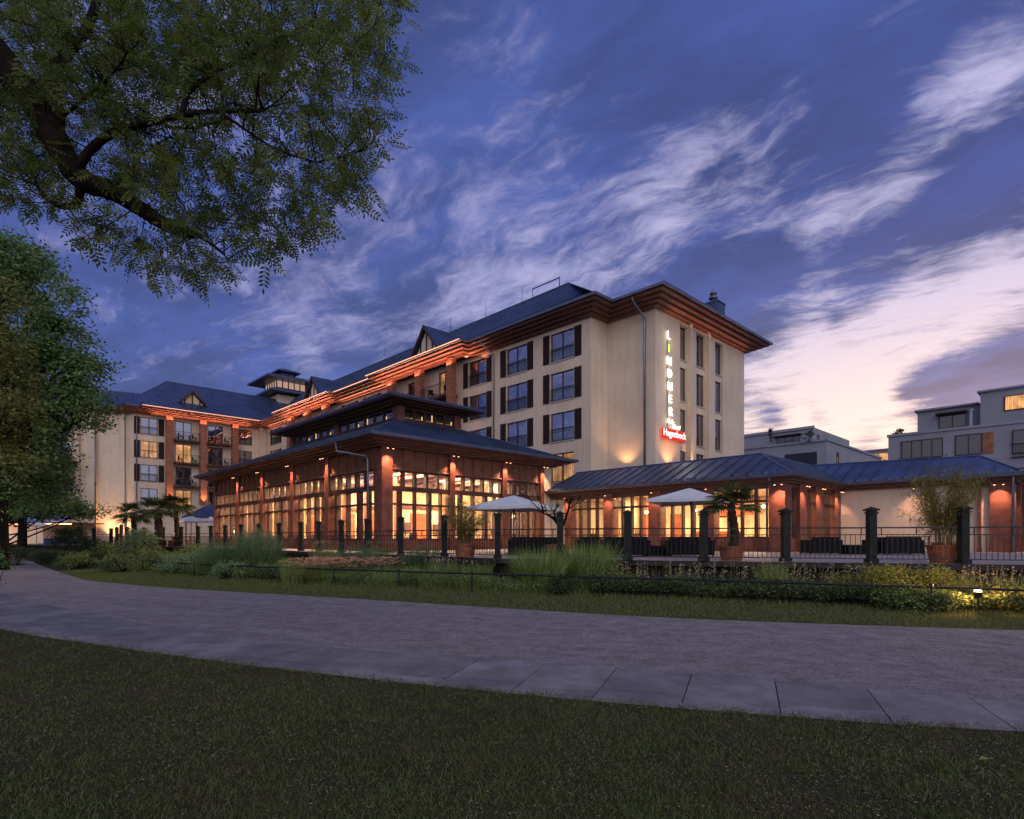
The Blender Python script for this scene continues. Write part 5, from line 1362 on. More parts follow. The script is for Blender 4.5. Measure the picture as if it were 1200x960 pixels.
rattan_sofa(W(805, 21.8), 1.8, 'black rattan sofa directly under the right parasol')
rattan_sofa(W(962, 24.2), 1.35, 'black rattan armchair in front of the glazed side of the terrace wing')
rattan_table(W(1003, 24.0), 1.1, 'low black table in front of the cream wall')
rattan_sofa(W(1052, 23.6), 1.65, 'black rattan sofa in front of the cream wall, left of the big bamboo pot')
rattan_sofa(W(1027, 23.9), .7, 'small black rattan stool seat beside the low table at the cream wall')
def bistro(c, label, glabel='wooden tables on the far left terrace'):
    t = thing('bistro_table', (c[0], c[1], .9), label, 'table', glabel); b = BASE[t.name]
    MB().box(b[0] - .8, b[0] + .8, b[1] - .4, b[1] + .4, 1.62, 1.66).build('tabletop', wood, t)
    for sx in (-.72, .66):
        for sy in (-.35, .29): MB().box(b[0] + sx, b[0] + sx + .06, b[1] + sy, b[1] + sy + .06, .902, 1.62).build('leg', wood, t)
    for sy in (-.85, .55):
        m2 = MB(); m2.box(b[0] - .8, b[0] + .8, b[1] + sy, b[1] + sy + .3, 1.33, 1.38); m2.box(b[0] - .7, b[0] - .64, b[1] + sy, b[1] + sy + .3, .902, 1.33); m2.box(b[0] + .64, b[0] + .7, b[1] + sy, b[1] + sy + .3, .902, 1.33); m2.build('bench', wood, t)
for i, (px_, Y) in enumerate(((163, 50), (178, 47), (196, 46), (215, 45), (150, 54))):
    bistro(W(px_, Y), ('reddish wooden table beneath the leftmost palm', 'reddish wooden table between the two left palms', 'reddish wooden table beside the thick palm trunk', 'reddish wooden table under the far left parasol', 'reddish wooden table beside the wooden posts at the pale end wall')[i])
bistro(W(1065, 26.5), 'reddish wooden table behind the sofa in front of the cream wall', 'wooden table at the cream wall')
for i, (px_, Y, h_) in enumerate(((137, 50, 1.55), (142, 48, 1.7), (149, 47, 1.5))):
    x, y = W(px_, Y); m1 = MB(); m1.box(x - .1, x + .1, y - .1, y + .1, .9, .9 + h_); m1.add([(x - .12, y - .12, .9 + h_), (x + .12, y - .12, .9 + h_), (x + .12, y + .12, .9 + h_), (x - .12, y + .12, .9 + h_), (x, y, 1.0 + h_)], [(0, 3, 2, 1), (0, 1, 4), (1, 2, 4), (2, 3, 4), (3, 0, 4)])
    tag(m1.build('wooden_post', woodd, None), ('leftmost dark wooden post by the ground floodlight at the pale wall', 'middle and tallest dark wooden post left of the palms', 'rightmost of the three dark wooden posts, next to the first palm')[i], 'post', 'dark wooden posts by the pale end wall')
l = bpy.data.lights.new('terrace_lamp', 'POINT'); 
for px_, Y in ((172, 49), (205, 48)):
    x, y = W(px_, Y); t = thing('table_lamp', (x, y, 1.66), 'small glowing table lamp ' + ('among the left palms' if px_ == 172 else 'near the far left parasol'), 'lamp', 'table lamps on the far left terrace')
    m1 = MB(); m1.lathe((x, y, 1.662), [(.06, 0), (.05, .02), (.012, .03), (.012, .2)], 10); m1.build('foot', blackm, t)
    m1 = MB(); m1.lathe((x, y, 1.86), [(.09, 0), (.05, .14), (0, .14)], 12); m1.build('lamp_shade', lamp_e, t)
    l = bpy.data.lights.new('table_light', 'POINT'); l.energy = 45; l.color = (1, .45, .2); l.shadow_soft_size = .1
    o = bpy.data.objects.new('table_light', l); COL.objects.link(o); o.parent = t; o.location = (0, 0, .45)

# ================================================================ POTTED PLANTS
def pot(t, c, r, h, z=.9):
    m1 = MB(); m1.lathe((c[0], c[1], z + .002), [(0, 0), (r * .74, 0), (r * .93, h * .86), (r * 1.0, h * .86), (r * 1.02, h), (r * .93, h), (r * .90, h * .92), (0, h * .92)], 24)
    m1.build('pot', terra, t, smooth=False)
    m1 = MB(); m1.lathe((c[0], c[1], z + h * .925), [(0, .02), (r * .88, 0)], 24); m1.build('soil', soilm, t)
def blades_leaf(P, D, L, wd, droop=.4):
    """long tapered leaves: two quads each bending down. P base (n,3), D direction (n,3)"""
    n = len(P); L = np.asarray(L)[:, None]; D = D / np.linalg.norm(D, axis=1)[:, None]
    sd = np.cross(D, np.array((0, 0, 1.)) + rng.normal(size=(n, 3)) * .3); sd /= np.linalg.norm(sd, axis=1)[:, None]; w_ = np.asarray(wd)[:, None] * .5
    dn = np.array((0, 0, -1.))
    p1 = P + D * L * .5 + dn * L * droop * .12; p2 = P + D * L + dn * L * droop * .5
    V = np.stack([P - sd * w_ * .5, P + sd * w_ * .5, p1 + sd * w_, p1 - sd * w_, p1 - sd * w_, p1 + sd * w_, p2 + sd * w_ * .08, p2 - sd * w_ * .08], 1).reshape(-1, 3)
    F = np.arange(8 * n).reshape(-1, 4); return V, F
def bamboo(c, r_, h_, rp_, hp, label, n=60, spread=.9, base=.9):
    t = thing('potted_bamboo', (c[0], c[1], base), label, 'potted plant', 'tall bamboos in terracotta pots'); pot(t, c, rp_, hp, base)
    m1 = MB(); P = []; 
    z0_ = base + hp * .9
    for i in range(n):
        a = rng.uniform(0, 6.283); r0 = rp_ * .6 * math.sqrt(rng.uniform()); hh = h_ * rng.uniform(.45, 1.0); sp_ = r_ * rng.uniform(.15, 1.0) * spread
        p0 = np.array((c[0] + r0 * math.cos(a), c[1] + r0 * math.sin(a), z0_)); a2 = a + rng.normal() * .5
        pts = [p0 + np.array((math.cos(a2) * sp_ * f ** 1.6, math.sin(a2) * sp_ * f ** 1.6, hh * f * (1 - .10 * f))) for f in np.linspace(0, 1, 6)]
        m1.tube(pts, [.008, .007, .006, .005, .004, .002], 4, cap=False)
        pts = np.array(pts)
        for j in range(105):
            f = rng.uniform(.22, 1.0) ** .8 * 4.999; k_ = int(f); q_ = pts[k_] * (1 - f + k_) + pts[k_ + 1] * (f - k_); P.append(q_ + rng.normal(size=3) * .07)
    m1.build('stems', mat('bamboo_cane', (.16, .13, .05), .6, var=.3), t)
    P = np.array(P); D = rng.normal(size=P.shape); D[:, 2] = D[:, 2] * .5 - .1
    V, F = blades_leaf(P, D, rng.uniform(.09, .19, len(P)), rng.uniform(.012, .021, len(P)), .5); fast('foliage', V, F, bambooM, t)
bamboo(W(1107, 16.0), .98, W(0, 16, 532)[2] - 1.3, .46, .50, 'big feathery bamboo in a wide terracotta pot near the right end of the railing', 70)
bamboo(W(545, 20.6), .92, W(0, 20.6, 574)[2] - 1.3, .42, .48, 'slim bamboo in a terracotta pot in front of the lit pavilion doors', 42, 1.0)
def fan_palm(c, base, ht, nfr, fr, label, potd=None, rt=.12, group='fan palms on the terrace'):
    t = thing('fan_palm', (c[0], c[1], base), label, 'palm', group)
    z0_ = base
    if potd: pot(t, c, potd[0], potd[1], base); z0_ = base + potd[1] * .9
    m1 = MB(); n_ = 14
    m1.tube([(c[0] + .05 * math.sin(i * .35) - .05 * math.sin(n_ * .35) , c[1], z0_ + (ht - z0_) * i / n_) for i in range(n_ + 1)], [rt * (1.25 - .3 * i / n_) * (1.12 if i % 2 else .95) for i in range(n_ + 1)], 10); m1.build('trunk', palmbark, t)
    Vs = []; Fs = []; off = 0; st = MB()
    for i in range(nfr):
        a = i * 2.4 + rng.uniform(-.3, .3); el = rng.uniform(-.5, 1.1); dr = np.array((math.cos(a) * math.cos(el), math.sin(a) * math.cos(el), math.sin(el)))
        p0 = np.array((c[0], c[1], ht)); hub = p0 + dr * fr * .45 + np.array((0, 0, -.04)); st.tube([tuple(p0), tuple(hub)], [.012, .008], 4, cap=False)
        side = np.cross(dr, (0, 0, 1)); side /= np.linalg.norm(side) + 1e-9
        m_ = 30; an = np.linspace(-1.75, 1.75, m_); D = np.array([dr * math.cos(q_) + side * math.sin(q_) for q_ in an]) + rng.normal(size=(m_, 3)) * .06
        V, F = blades_leaf(np.repeat(hub[None], m_, 0), D, np.full(m_, fr * .68) * (1 - .25 * np.abs(an) / 1.75), np.full(m_, .035 * fr / .8), .55)
        Vs.append(V); Fs.append(F + off); off += len(V)
    st.build('leaf_stalks', palmM, t); fast('fronds', np.concatenate(Vs), np.concatenate(Fs), palmM, t)
fan_palm(W(857, 17.6), .9, W(0, 17.6, 590)[2], 26, .95, 'fan palm in a terracotta pot in front of the glowing chandelier window', (.40, .44), .11)
fan_palm(W(156, 46), .9, W(0, 46, 603)[2], 24, 1.55, 'leftmost fan palm, in front of the pale end wall', None, .16)
fan_palm(W(185, 44), .9, W(0, 44, 597)[2], 24, 1.5, 'middle fan palm with the thickest trunk, at the far left of the terrace', None, .26)
fan_palm(W(206, 45), .9, W(0, 45, 592)[2], 24, 1.5, 'tallest fan palm, reaching up to the lit ground floor window of the wing', None, .16)
# bare potted tree by the wing's corner
bt = thing('potted_tree', (*W(660, 19.6), .9), 'nearly bare crooked tree in a terracotta pot at the corner of pavilion and wing', 'potted tree')
c = W(655, 19.6); pot(bt, c, .42, .46)
m1 = MB(); r2 = np.random.default_rng(4)
def grow(p, dr, L, r, dep):
    q_ = p + dr * L; mid = (p + q_) / 2 + r2.normal(size=3) * L * .07; m1.tube([tuple(p), tuple(mid), tuple(q_)], [r, r * .85, r * .7], 6, cap=False)
    if dep == 0: tips.append(q_); return
    for _ in range(3 if dep < 3 else 2):
        nd = dr + r2.normal(size=3) * .5; nd[2] += .12; nd /= np.linalg.norm(nd); grow(q_, nd, L * r2.uniform(.6, .8), r * .62, dep - 1)
tips = []
grow(np.array((c[0], c[1], 1.3)), np.array((.12, 0, .99)), .62, .11, 5)
grow(np.array((c[0], c[1], 2.0)), np.array((-.75, -.1, .6)), .7, .04, 3)
m1.build('trunk', barkm, bt, smooth=True)
tips = np.array(tips); P = np.repeat(tips, 4, 0) + rng.normal(size=(len(tips) * 4, 3)) * .06; V, F = rhombs(P, np.full(len(P), .045), np.full(len(P), .025)); fast('leaves', V, F, leafD, bt)

# ================================================================ PLANTING BED
def shrub(c, rx, ry, h, n, ls, lm, label, name='shrub', group=None, base=0., ncl=None, flat=.6, cat='shrub'):
    t = thing(name, (c[0], c[1], base), label, cat, group); ncl = ncl or max(10, n // 30)
    ang = rng.uniform(0, 6.283, ncl); rr_ = np.sqrt(rng.uniform(0, 1, ncl)); hz = rng.uniform(.1, 1, ncl) ** .6
    pr = np.sqrt(np.clip(1 - (hz * .88) ** 2, .1, 1))
    C = np.stack([c[0] + rx * rr_ * pr * np.cos(ang), c[1] + ry * rr_ * pr * np.sin(ang), base + h * hz * rng.uniform(.85, 1.08, ncl)], 1)
    m1 = MB()
    for i in range(min(ncl, 60)): m1.tube([(c[0] + (C[i, 0] - c[0]) * .25, c[1] + (C[i, 1] - c[1]) * .25, base), tuple(C[i])], [.010, .004], 4, cap=False)
    m1.build('stems', barkm, t)
    P = np.repeat(C, n // ncl, 0); P = P + rng.normal(size=P.shape) * np.array((.10, .10, .07)) * (rx * .9 + .35); P[:, 2] = np.clip(P[:, 2], base + .02, None)
    V, F = rhombs(P, rng.uniform(.6, 1.3, len(P)) * ls, rng.uniform(.6, 1.3, len(P)) * ls * .5, flat=flat); fast('foliage', V, F, lm, t); return t
def grass_clump(c, r, h, n, label, lm=None, wd=.010, base=0., group='clumps of tall ornamental grass', droop=.9, name='ornamental_grass', lean=.55, heads=0):
    t = thing(name, (c[0], c[1], base), label, 'ornamental grass', group)
    a = rng.uniform(0, 6.283, n); r0 = r * .50 * np.sqrt(rng.uniform(0, 1, n)); P = np.stack([c[0] + r0 * np.cos(a), c[1] + r0 * np.sin(a), np.full(n, base)], 1)
    ln = rng.uniform(.05, 1, n) * lean; a2 = a + rng.normal(size=n) * .5; D = np.stack([np.cos(a2) * ln, np.sin(a2) * ln, np.ones(n)], 1)
    V, F = blades_leaf(P, D, h * rng.uniform(.45, 1.15, n) * (1 + .1 * ln), np.full(n, wd), droop * .6)
    fast('blades', V, F, lm or grassM, t)
    if heads:
        k_ = rng.choice(n, heads); tip = P[k_] + D[k_] / np.linalg.norm(D[k_], axis=1)[:, None] * h * 1.02; tip[:, 2] -= .1
        Pq = np.repeat(tip, 7, 0) + rng.normal(size=(heads * 7, 3)) * np.array((.012, .012, .05)); V, F = rhombs(Pq, np.full(len(Pq), .05), np.full(len(Pq), .02), flat=3); fast('seed_heads', V, F, strawM, t)
    return t
# feathery shrubs left of centre
def feathery(c, r, h, n, label):
    t = thing('tamarisk_shrub', (c[0], c[1], 0), label, 'shrub', 'feathery blue-green shrubs')
    m = 26; P = []; D = []
    m1 = MB()
    ns_ = n // m
    for i in range(ns_):
        a = rng.uniform(0, 6.283); sp_ = r * math.sqrt(rng.uniform(0, 1)); hh = h * (1 - .45 * (sp_ / r) ** 2) * rng.uniform(.75, 1.06)
        b0 = np.array((c[0] + .3 * sp_ * math.cos(a), c[1] + .3 * sp_ * math.sin(a), 0)); tp_ = np.array((c[0] + sp_ * math.cos(a), c[1] + sp_ * math.sin(a), hh))
        if i % 4 == 0: m1.tube([tuple(b0), tuple((b0 + tp_) / 2 + (0, 0, .15)), tuple(tp_)], [.008, .006, .003], 3, cap=False)
        f = rng.uniform(.2, 1, m)[:, None]; q_ = b0 + (tp_ - b0) * f + rng.normal(size=(m, 3)) * .05; P.append(q_)
        dd = (tp_ - b0) / np.linalg.norm(tp_ - b0) + rng.normal(size=(m, 3)) * .35; D.append(dd)
    m1.build('stems', barkm, t); P = np.concatenate(P); D = np.concatenate(D); P[:, 2] = np.clip(P[:, 2], .01, None)
    V, F = blades_leaf(P, D, rng.uniform(.10, .22, len(P)), np.full(len(P), .007), .2); fast('foliage', V, F, leafBlue, t)
feathery(W(300, 24), 1.25, 2.0, 26000, 'larger feathery blue-green shrub in front of the pavilion left side')
feathery(W(252, 23.5), 1.0, 1.45, 15000, 'lower feathery shrub leaning against the left of the larger one')
feathery(W(425, 23.5), 1.5, 1.25, 14000, 'wide low feathery shrub behind the day lilies, under the railing')
feathery(W(500, 22.5), 1.3, 1.35, 13000, 'loose feathery shrub below the slim potted bamboo')
grass_clump(W(632, 17.3), .8, 1.42, 1900, 'left one of the two big mounded grass clumps below the terrace', leafMound, wd=.015, lean=.8, droop=.4)
grass_clump(W(690, 17.9), .85, 1.6, 2100, 'right one of the two big mounded grass clumps below the terrace', leafMound, wd=.015, lean=.8, droop=.4)
for i, (px_, Y, r_, h_, n_, lab) in enumerate(((380, 25.5, .8, 1.5, 900, 'tall upright grass clump left of the day lilies'), (445, 25, .7, 1.5, 900, 'tall grass clump in front of the pavilion corner'), (520, 19.5, .8, .95, 900, 'loose grass clump beside the knee rail, centre left'), (560, 19, .8, .9, 900, 'loose grass clump below the terrace edge, left of the mounded clumps'), (905, 15.6, .55, 1.05, 700, 'spiky grass clump under the railing right of the palm pot'), (345, 19.9, .8, .8, 800, 'long grass clump at the knee rail left of the day lilies'),
     (600, 19.6, .6, .95, 500, 'thin grass clump behind the left mounded clump'), (1120, 13.9, .6, .9, 500, 'dry-tipped grass clump left of the ground spotlight'), (1185, 13.3, .6, .85, 500, 'spiky grass clump at the right edge above the ground spotlight'), (195, 33, 1.1, .9, 900, 'pale grass clump in the left flower bed'), (215, 27, .9, 1.0, 800, 'grass clump left of the feathery shrubs'))):
    grass_clump(W(px_, Y), r_, h_, n_, lab, heads=30 if i < 3 else 8, droop=.6, lean=.35, wd=.011)
# day lilies: each clump a thing
dl = [(350, 20.2), (372, 20.0), (395, 20.8), (418, 20.4), (438, 21.0), (405, 21.8), (368, 21.5), (455, 21.6)]
dlab = ['leftmost in the front', 'second from the left in the front', 'in the middle of the front', 'right of the middle in the front', 'near the right end', 'behind the middle', 'behind the left part', 'at the right end']
for i, (px_, Y) in enumerate(dl):
    c = W(px_, Y); t = thing('daylily', (c[0], c[1], 0), 'pinkish orange day lilies, ' + dlab[i] + ' of the flowering row', 'flowers', 'day lilies in bloom behind the knee rail')
    n_ = 420; a = rng.uniform(0, 6.283, n_); r0 = .42 * np.sqrt(rng.uniform(0, 1, n_)); P = np.stack([c[0] + r0 * np.cos(a), c[1] + r0 * .7 * np.sin(a), np.zeros(n_)], 1); D = np.stack([np.cos(a) * .5, np.sin(a) * .5, np.ones(n_)], 1) + rng.normal(size=(n_, 3)) * .15
    V, F = blades_leaf(P, D, rng.uniform(.4, .75, n_), np.full(n_, .018), .8); fast('leaves', V, F, leafBed, t)
    st = MB(); Cs = []
    for j in range(44):
        x = c[0] + rng.normal() * .32; y = c[1] + rng.normal() * .22; z = rng.uniform(.58, .86); st.tube([(c[0] + (x - c[0]) * .4, c[1] + (y - c[1]) * .4, 0), (x, y, z)], [.006, .004], 3, cap=False); Cs.append((x, y, z))
    st.build('stalks', leafBed, t)
    Cs = np.array(Cs); P = np.repeat(Cs, 6, 0); a = np.tile(np.arange(6) * 1.047, len(Cs)); D = np.stack([np.cos(a), np.sin(a), np.full(len(a), .7)], 1)
    V, F = blades_leaf(P, D, np.full(len(P), .10), np.full(len(P), .045), .5); fast('petals', V, F, petalM, t)
# shrubs on the right
for i, (px_, Y, rx, h_, n_, ls, lm_, lab) in enumerate((
    (1035, 14.2, .75, .85, 3600, .065, leafYel, 'yellow-green spirea shrub below the railing post left of the big bamboo'), (1090, 14.0, .7, .80, 3200, .065, leafYel, 'yellow-green spirea shrub directly below the big bamboo pot'), (985, 14.8, .55, .62, 1700, .06, leafYel, 'small yellow-green shrub at the left end of the spirea row'),
    (1060, 12.7, .8, .42, 3000, .07, leafBed, 'low broad leafy shrub at the knee rail post, right of centre'), (1105, 12.4, .5, .40, 2000, .07, leafBed, 'low leafy shrub just left of the ground spotlight'), (1190, 12.5, .6, .48, 2600, .08, leafYel, 'leafy shrub lit gold on the right of the ground spotlight'), (1225, 12.0, .7, .55, 1800, .08, leafYel, 'leafy shrub cut by the right edge of the picture'),
    (940, 15.2, .5, .45, 1300, .06, leafBed, 'small green shrub under the terrace edge, right of the spiky grass'), (850, 16.3, .6, .42, 1300, .06, leafBed, 'small dark shrub under the potted palm'), (790, 16.8, .6, .5, 900, .05, leafBed, 'thin flowering shrub below the railing, left of the palm'),
    (110, 43, 1.6, 1.3, 2400, .16, leafD, 'wide dark clipped shrub at the foot of the pale end wall'), (83, 46, 1.7, 2.2, 3600, .16, leafD, 'round dark green shrub beside the far end of the path'), (125, 35, 1.3, 1.1, 2200, .12, leafBed, 'mixed green shrub in the left bed'), (160, 30, 1.4, 1.0, 2600, .11, leafBed, 'rounded green shrub in the left bed near the palms'),
    (185, 27.0, 1.2, .85, 2400, .09, leafBed, 'green shrub hugging the start of the knee rail'), (215, 24.6, 1.1, .8, 2400, .09, leafBlue, 'blue-green low shrub behind the knee rail, left of the feathery ones'), (270, 22.0, .8, .6, 1800, .07, leafBlue, 'dense grey-green mound under the feathery shrubs'), (315, 21.4, .8, .55, 1700, .07, leafBed, 'green mound at the knee rail under the larger feathery shrub'),
    (90, 29.5, 1.0, .7, 1600, .10, leafBed, 'low shrub along the verge in the left bed'), (140, 26.5, 1.0, .7, 1700, .10, leafBed, 'low shrub along the verge, second from the left'), (165, 41, 1.5, 2.0, 2600, .14, leafBlue, 'olive-grey round bush between the left palms'), (230, 31, 1.2, 1.2, 1800, .1, leafBed, 'green bush behind the feathery shrubs'),
    (20, 33, 1.2, 1.0, 1500, .1, leafD, 'dark bush at the left side of the path'), (-14, 15.2, .55, 1.25, 900, .09, leafB, 'small leafy bush poking in at the left edge beside the path'), (480, 18.9, .7, .55, 1300, .05, leafBed, 'low green plant at the knee rail, centre left'), (730, 17.0, .5, .6, 900, .05, leafBed, 'thin green plant right of the mounded grasses'), (655, 15.9, .5, .5, 1200, .055, leafD, 'dark leafy plant at the foot of the mounded grasses'))):
    shrub(W(px_, Y), rx, rx * .85, h_, n_, ls, lm_, lab, group='shrubs in the planting bed', base=(.0))
# clipped hedge on the left
def hedge(pts, w_, h_, label, n=9000):
    c = pts[len(pts) // 2]; t = thing('clipped_hedge', (c[0], c[1], 0), label, 'hedge')
    A = np.array(pts, float); seg = np.linalg.norm(np.diff(A, axis=0), axis=1); cs = np.r_[0, np.cumsum(seg)]; T = rng.uniform(0, cs[-1], n)
    x = np.interp(T, cs, A[:, 0]); y = np.interp(T, cs, A[:, 1]); f = rng.integers(0, 3, n)
    oy = np.where(f == 0, rng.uniform(-w_ / 2, w_ / 2, n), np.where(f == 1, -w_ / 2, w_ / 2)); z = np.where(f == 0, h_, rng.uniform(.02, h_, n))
    P = np.stack([x + oy * .5, y + oy * .8, z], 1) + rng.normal(size=(n, 3)) * .03
    V, F = rhombs(P, np.full(n, .07), np.full(n, .045)); fast('foliage', V, F, leafD, t)
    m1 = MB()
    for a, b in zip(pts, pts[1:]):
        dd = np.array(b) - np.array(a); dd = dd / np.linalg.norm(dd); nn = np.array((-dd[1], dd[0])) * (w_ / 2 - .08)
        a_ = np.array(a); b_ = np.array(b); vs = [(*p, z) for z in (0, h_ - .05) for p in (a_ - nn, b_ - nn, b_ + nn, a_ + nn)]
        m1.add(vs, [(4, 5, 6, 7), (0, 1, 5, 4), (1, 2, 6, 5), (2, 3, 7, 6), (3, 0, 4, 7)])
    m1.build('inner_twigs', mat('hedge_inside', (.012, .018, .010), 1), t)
hedge([W(50, 36.5), W(85, 32.5), W(112, 30.5)], .9, .75, 'dark clipped box hedge at the bend of the path')
# ground cover (uncountable)
def strip_points(A, w0, w1, n, x0=None, x1=None):
    """random points in a band offset w0..w1 metres beyond polyline A (to the far side)"""
    A = np.array(A, float)
    if x0 is not None: A = A[(A[:, 0] >= x0) & (A[:, 0] <= x1)]
    seg = np.linalg.norm(np.diff(A, axis=0), axis=1); cs = np.r_[0, np.cumsum(seg)]; T = rng.uniform(0, cs[-1], n)
    x = np.interp(T, cs, A[:, 0]); y = np.interp(T, cs, A[:, 1]); e_ = .3
    x2 = np.interp(np.clip(T + e_, 0, cs[-1]), cs, A[:, 0]); y2 = np.interp(np.clip(T + e_, 0, cs[-1]), cs, A[:, 1]); x1_ = np.interp(np.clip(T - e_, 0, cs[-1]), cs, A[:, 0]); y1_ = np.interp(np.clip(T - e_, 0, cs[-1]), cs, A[:, 1])
    dx_, dy_ = x2 - x1_, y2 - y1_; L = np.hypot(dx_, dy_) + 1e-9; nx, ny = -dy_ / L, dx_ / L; s = np.sign(ny + 1e-9); o = rng.uniform(w0, w1, n)
    return x + nx * s * o, y + ny * s * o
F2 = smooth_curve([(-19.3, 29.3), (-17.3, 27.0), (-15.3, 25.1), (-12.8, 23.2), (-10.7, 21.9), (-8.3, 20.5), (-5.97, 19.3), (-3.58, 18.2), (-1.18, 17.0), (1.35, 15.95), (3.84, 14.95), (6.35, 13.75), (9.0, 12.35), (11.6, 11.1), (16.5, 9.3)], 200)
vn = MB
def soil_strip():
    B = F2.copy(); far = np.array([(p[0] + .6, p[1] + 4.2) for p in F2]); return strip_mesh(F2, far, .005)
tagS(soil_strip().build('planting_soil', soilm))
x, y = strip_points(F2, .05, 1.9, 26000, 1.4, 14); hh = .40 + .12 * np.sin(x * 2.1) * np.cos(y * 1.7)
P = np.stack([x, y, rng.uniform(.15, 1, len(x)) ** .5 * hh + .01], 1); V, F = rhombs(P, rng.uniform(.05, .10, len(x)), rng.uniform(.04, .07, len(x)), flat=.35)
tag(fast('ground_cover', V, F, leafIvy), 'low dark ivy-like ground cover filling the bed behind the knee rail', 'ground cover', kind='stuff')
x, y = strip_points(F2, .0, 2.2, 24000, -19, 1.6); hh = .34 + .14 * np.sin(x * 1.3 + 1) * np.cos(y * .9)
P = np.stack([x, y, rng.uniform(.1, 1, len(x)) ** .5 * hh + .01], 1); V, F = rhombs(P, rng.uniform(.05, .11, len(x)), rng.uniform(.03, .06, len(x)), flat=.6)
tag(fast('ground_cover', V, F, leafBed), 'mixed green perennials and ground cover in the left part of the bed', 'ground cover', kind='stuff')
x, y = strip_points(F2, 1.2, 7.5, 15000, -19.3, -2.5); P = np.stack([x, y, np.zeros(len(x))], 1); D = rng.normal(size=P.shape) * .3; D[:, 2] = 1
V, F = blades_leaf(P, D, rng.uniform(.45, 1.0, len(x)), np.full(len(x), .016), .5)
tag(fast('meadow_grass', V, F, grassM), 'tall wispy meadow grass between the shrubs of the left bed', 'grass', kind='stuff')
x, y = strip_points(F2, .05, .9, 9000, -8, 2.2); P = np.stack([x, y, np.zeros(len(x))], 1); D = rng.normal(size=P.shape) * .25; D[:, 2] = 1
V, F = blades_leaf(P, D, rng.uniform(.3, .62, len(x)), np.full(len(x), .010), .5)
tag(fast('meadow_grass', V, F, leafBed), 'upright green blades standing behind the knee rail in the middle of the bed', 'grass', kind='stuff')

x, y = strip_points(F2, 1.6, 3.0, 420, 1.5, 13); st_ = MB(); Cs = []
for xx, yy in zip(x, y):
    hh = rng.uniform(.55, 1.0); tp_ = (xx + rng.normal() * .06, yy + rng.normal() * .06, hh); st_.tube([(xx, yy, 0), tp_], [.006, .003], 3, cap=False); Cs.append(tp_)
sto = tag(st_.build('flower_stems', grassM), 'thin upright flower stems standing below the terrace edge', 'wild flowers', kind='stuff')
Cs = np.array(Cs); P = np.repeat(Cs, 9, 0); P[:, 2] -= rng.uniform(0, .30, len(P)); P += rng.normal(size=P.shape) * .02
V, F = rhombs(P, np.full(len(P), .05), np.full(len(P), .03)); fast('blossoms', V, F, strawM, sto)
# ---- grass
def tri_blades(x, y, h, wd, m_, name, label, lean=.5):
    n = len(x); a = rng.uniform(0, 6.283, n); d_ = rng.normal(size=(n, 2)) * lean * h[:, None]
    ca, sa = np.cos(a) * wd * .5, np.sin(a) * wd * .5
    z0_ = np.zeros(n); V = np.stack([np.stack([x - ca, y - sa, z0_], 1), np.stack([x + ca, y + sa, z0_], 1), np.stack([x + d_[:, 0], y + d_[:, 1], h], 1)], 1).reshape(-1, 3)
    return tag(fast(name, V, np.arange(3 * n).reshape(-1, 3), m_), label, 'grass', kind='stuff')
# near lawn: denser close to the camera, tufts along the edge
n = 330000
Yr = 2.4 * (13.5 / 2.4) ** rng.uniform(0, 1, n); Xr = rng.uniform(-1.02, 1.02, n) * Yr
edge = np.interp(Xr, Lc[:, 0], Lc[:, 1]); keep = (Yr < edge + .02 + .035 * np.sin(Xr * 5.3) * np.sin(Xr * 2.1 + 1) + .03 * rng.normal(size=n)) & (rng.uniform(0, 1, n) < 1)
patch = np.sin(Xr * 1.7 + np.sin(Yr * 1.9) * 1.3) * np.cos(Yr * 1.35 + Xr * .6)
p2 = np.sin(Xr * 6.1 + 2 * np.sin(Yr * 4.3)) * np.sin(Yr * 7.3 + 1.7 * np.sin(Xr * 5.2)) + .8 * np.sin(Xr * 13 + Yr * 9) * np.sin(Yr * 17 - Xr * 6)
keep &= rng.uniform(0, 1, n) < np.clip(.62 + .25 * patch + .32 * p2, .10, 1)
Xr, Yr, edge = Xr[keep], Yr[keep], edge[keep]
pz = .5 + .5 * np.sin(Xr * 2.9 + 1.1 * np.sin(Yr * 3.1)) * np.cos(Yr * 2.3 - Xr)
hh = rng.uniform(.009, .034, len(Xr)) * (.55 + .8 * pz); hh += np.where(edge - Yr < .10, rng.uniform(0, .05, len(Xr)), 0)
tri_blades(Xr, Yr, hh, .0042 + .0006 * Yr, lawnM, 'lawn_grass', 'short dark park lawn with worn brownish patches in the foreground', .8)
n = 70000; Yr = 2.4 * (9 / 2.4) ** rng.uniform(0, 1, n); Xr = rng.uniform(-1, 1, n) * Yr; kp = Yr < np.interp(Xr, Lc[:, 0], Lc[:, 1]) + .05
pt = np.sin(Xr * 1.1 + 2) * np.cos(Yr * 1.9 + Xr * .4); q2 = np.sin(Xr * 6.1 + 2 * np.sin(Yr * 4.3)) * np.sin(Yr * 7.3 + 1.7 * np.sin(Xr * 5.2)); kp &= rng.uniform(0, 1, n) < np.clip(.22 - .5 * q2 + .15 * pt, .02, 1); Xr, Yr = Xr[kp], Yr[kp]
C = np.stack([Xr, Yr, rng.uniform(.010, .024, len(Xr))], 1); V, F = rhombs(C, rng.uniform(.008, .028, len(Xr)), rng.uniform(.003, .006, len(Xr)), flat=.15)
tag(fast('dry_thatch', V, F, thatchM), 'dry straw and clippings lying in the lawn', 'grass clippings', kind='stuff')
n = 1100; tY = 2.5 * (9.5 / 2.5) ** rng.uniform(0, 1, n); tX = rng.uniform(-1, 1, n) * tY; kp = tY < np.interp(tX, Lc[:, 0], Lc[:, 1]) - .02
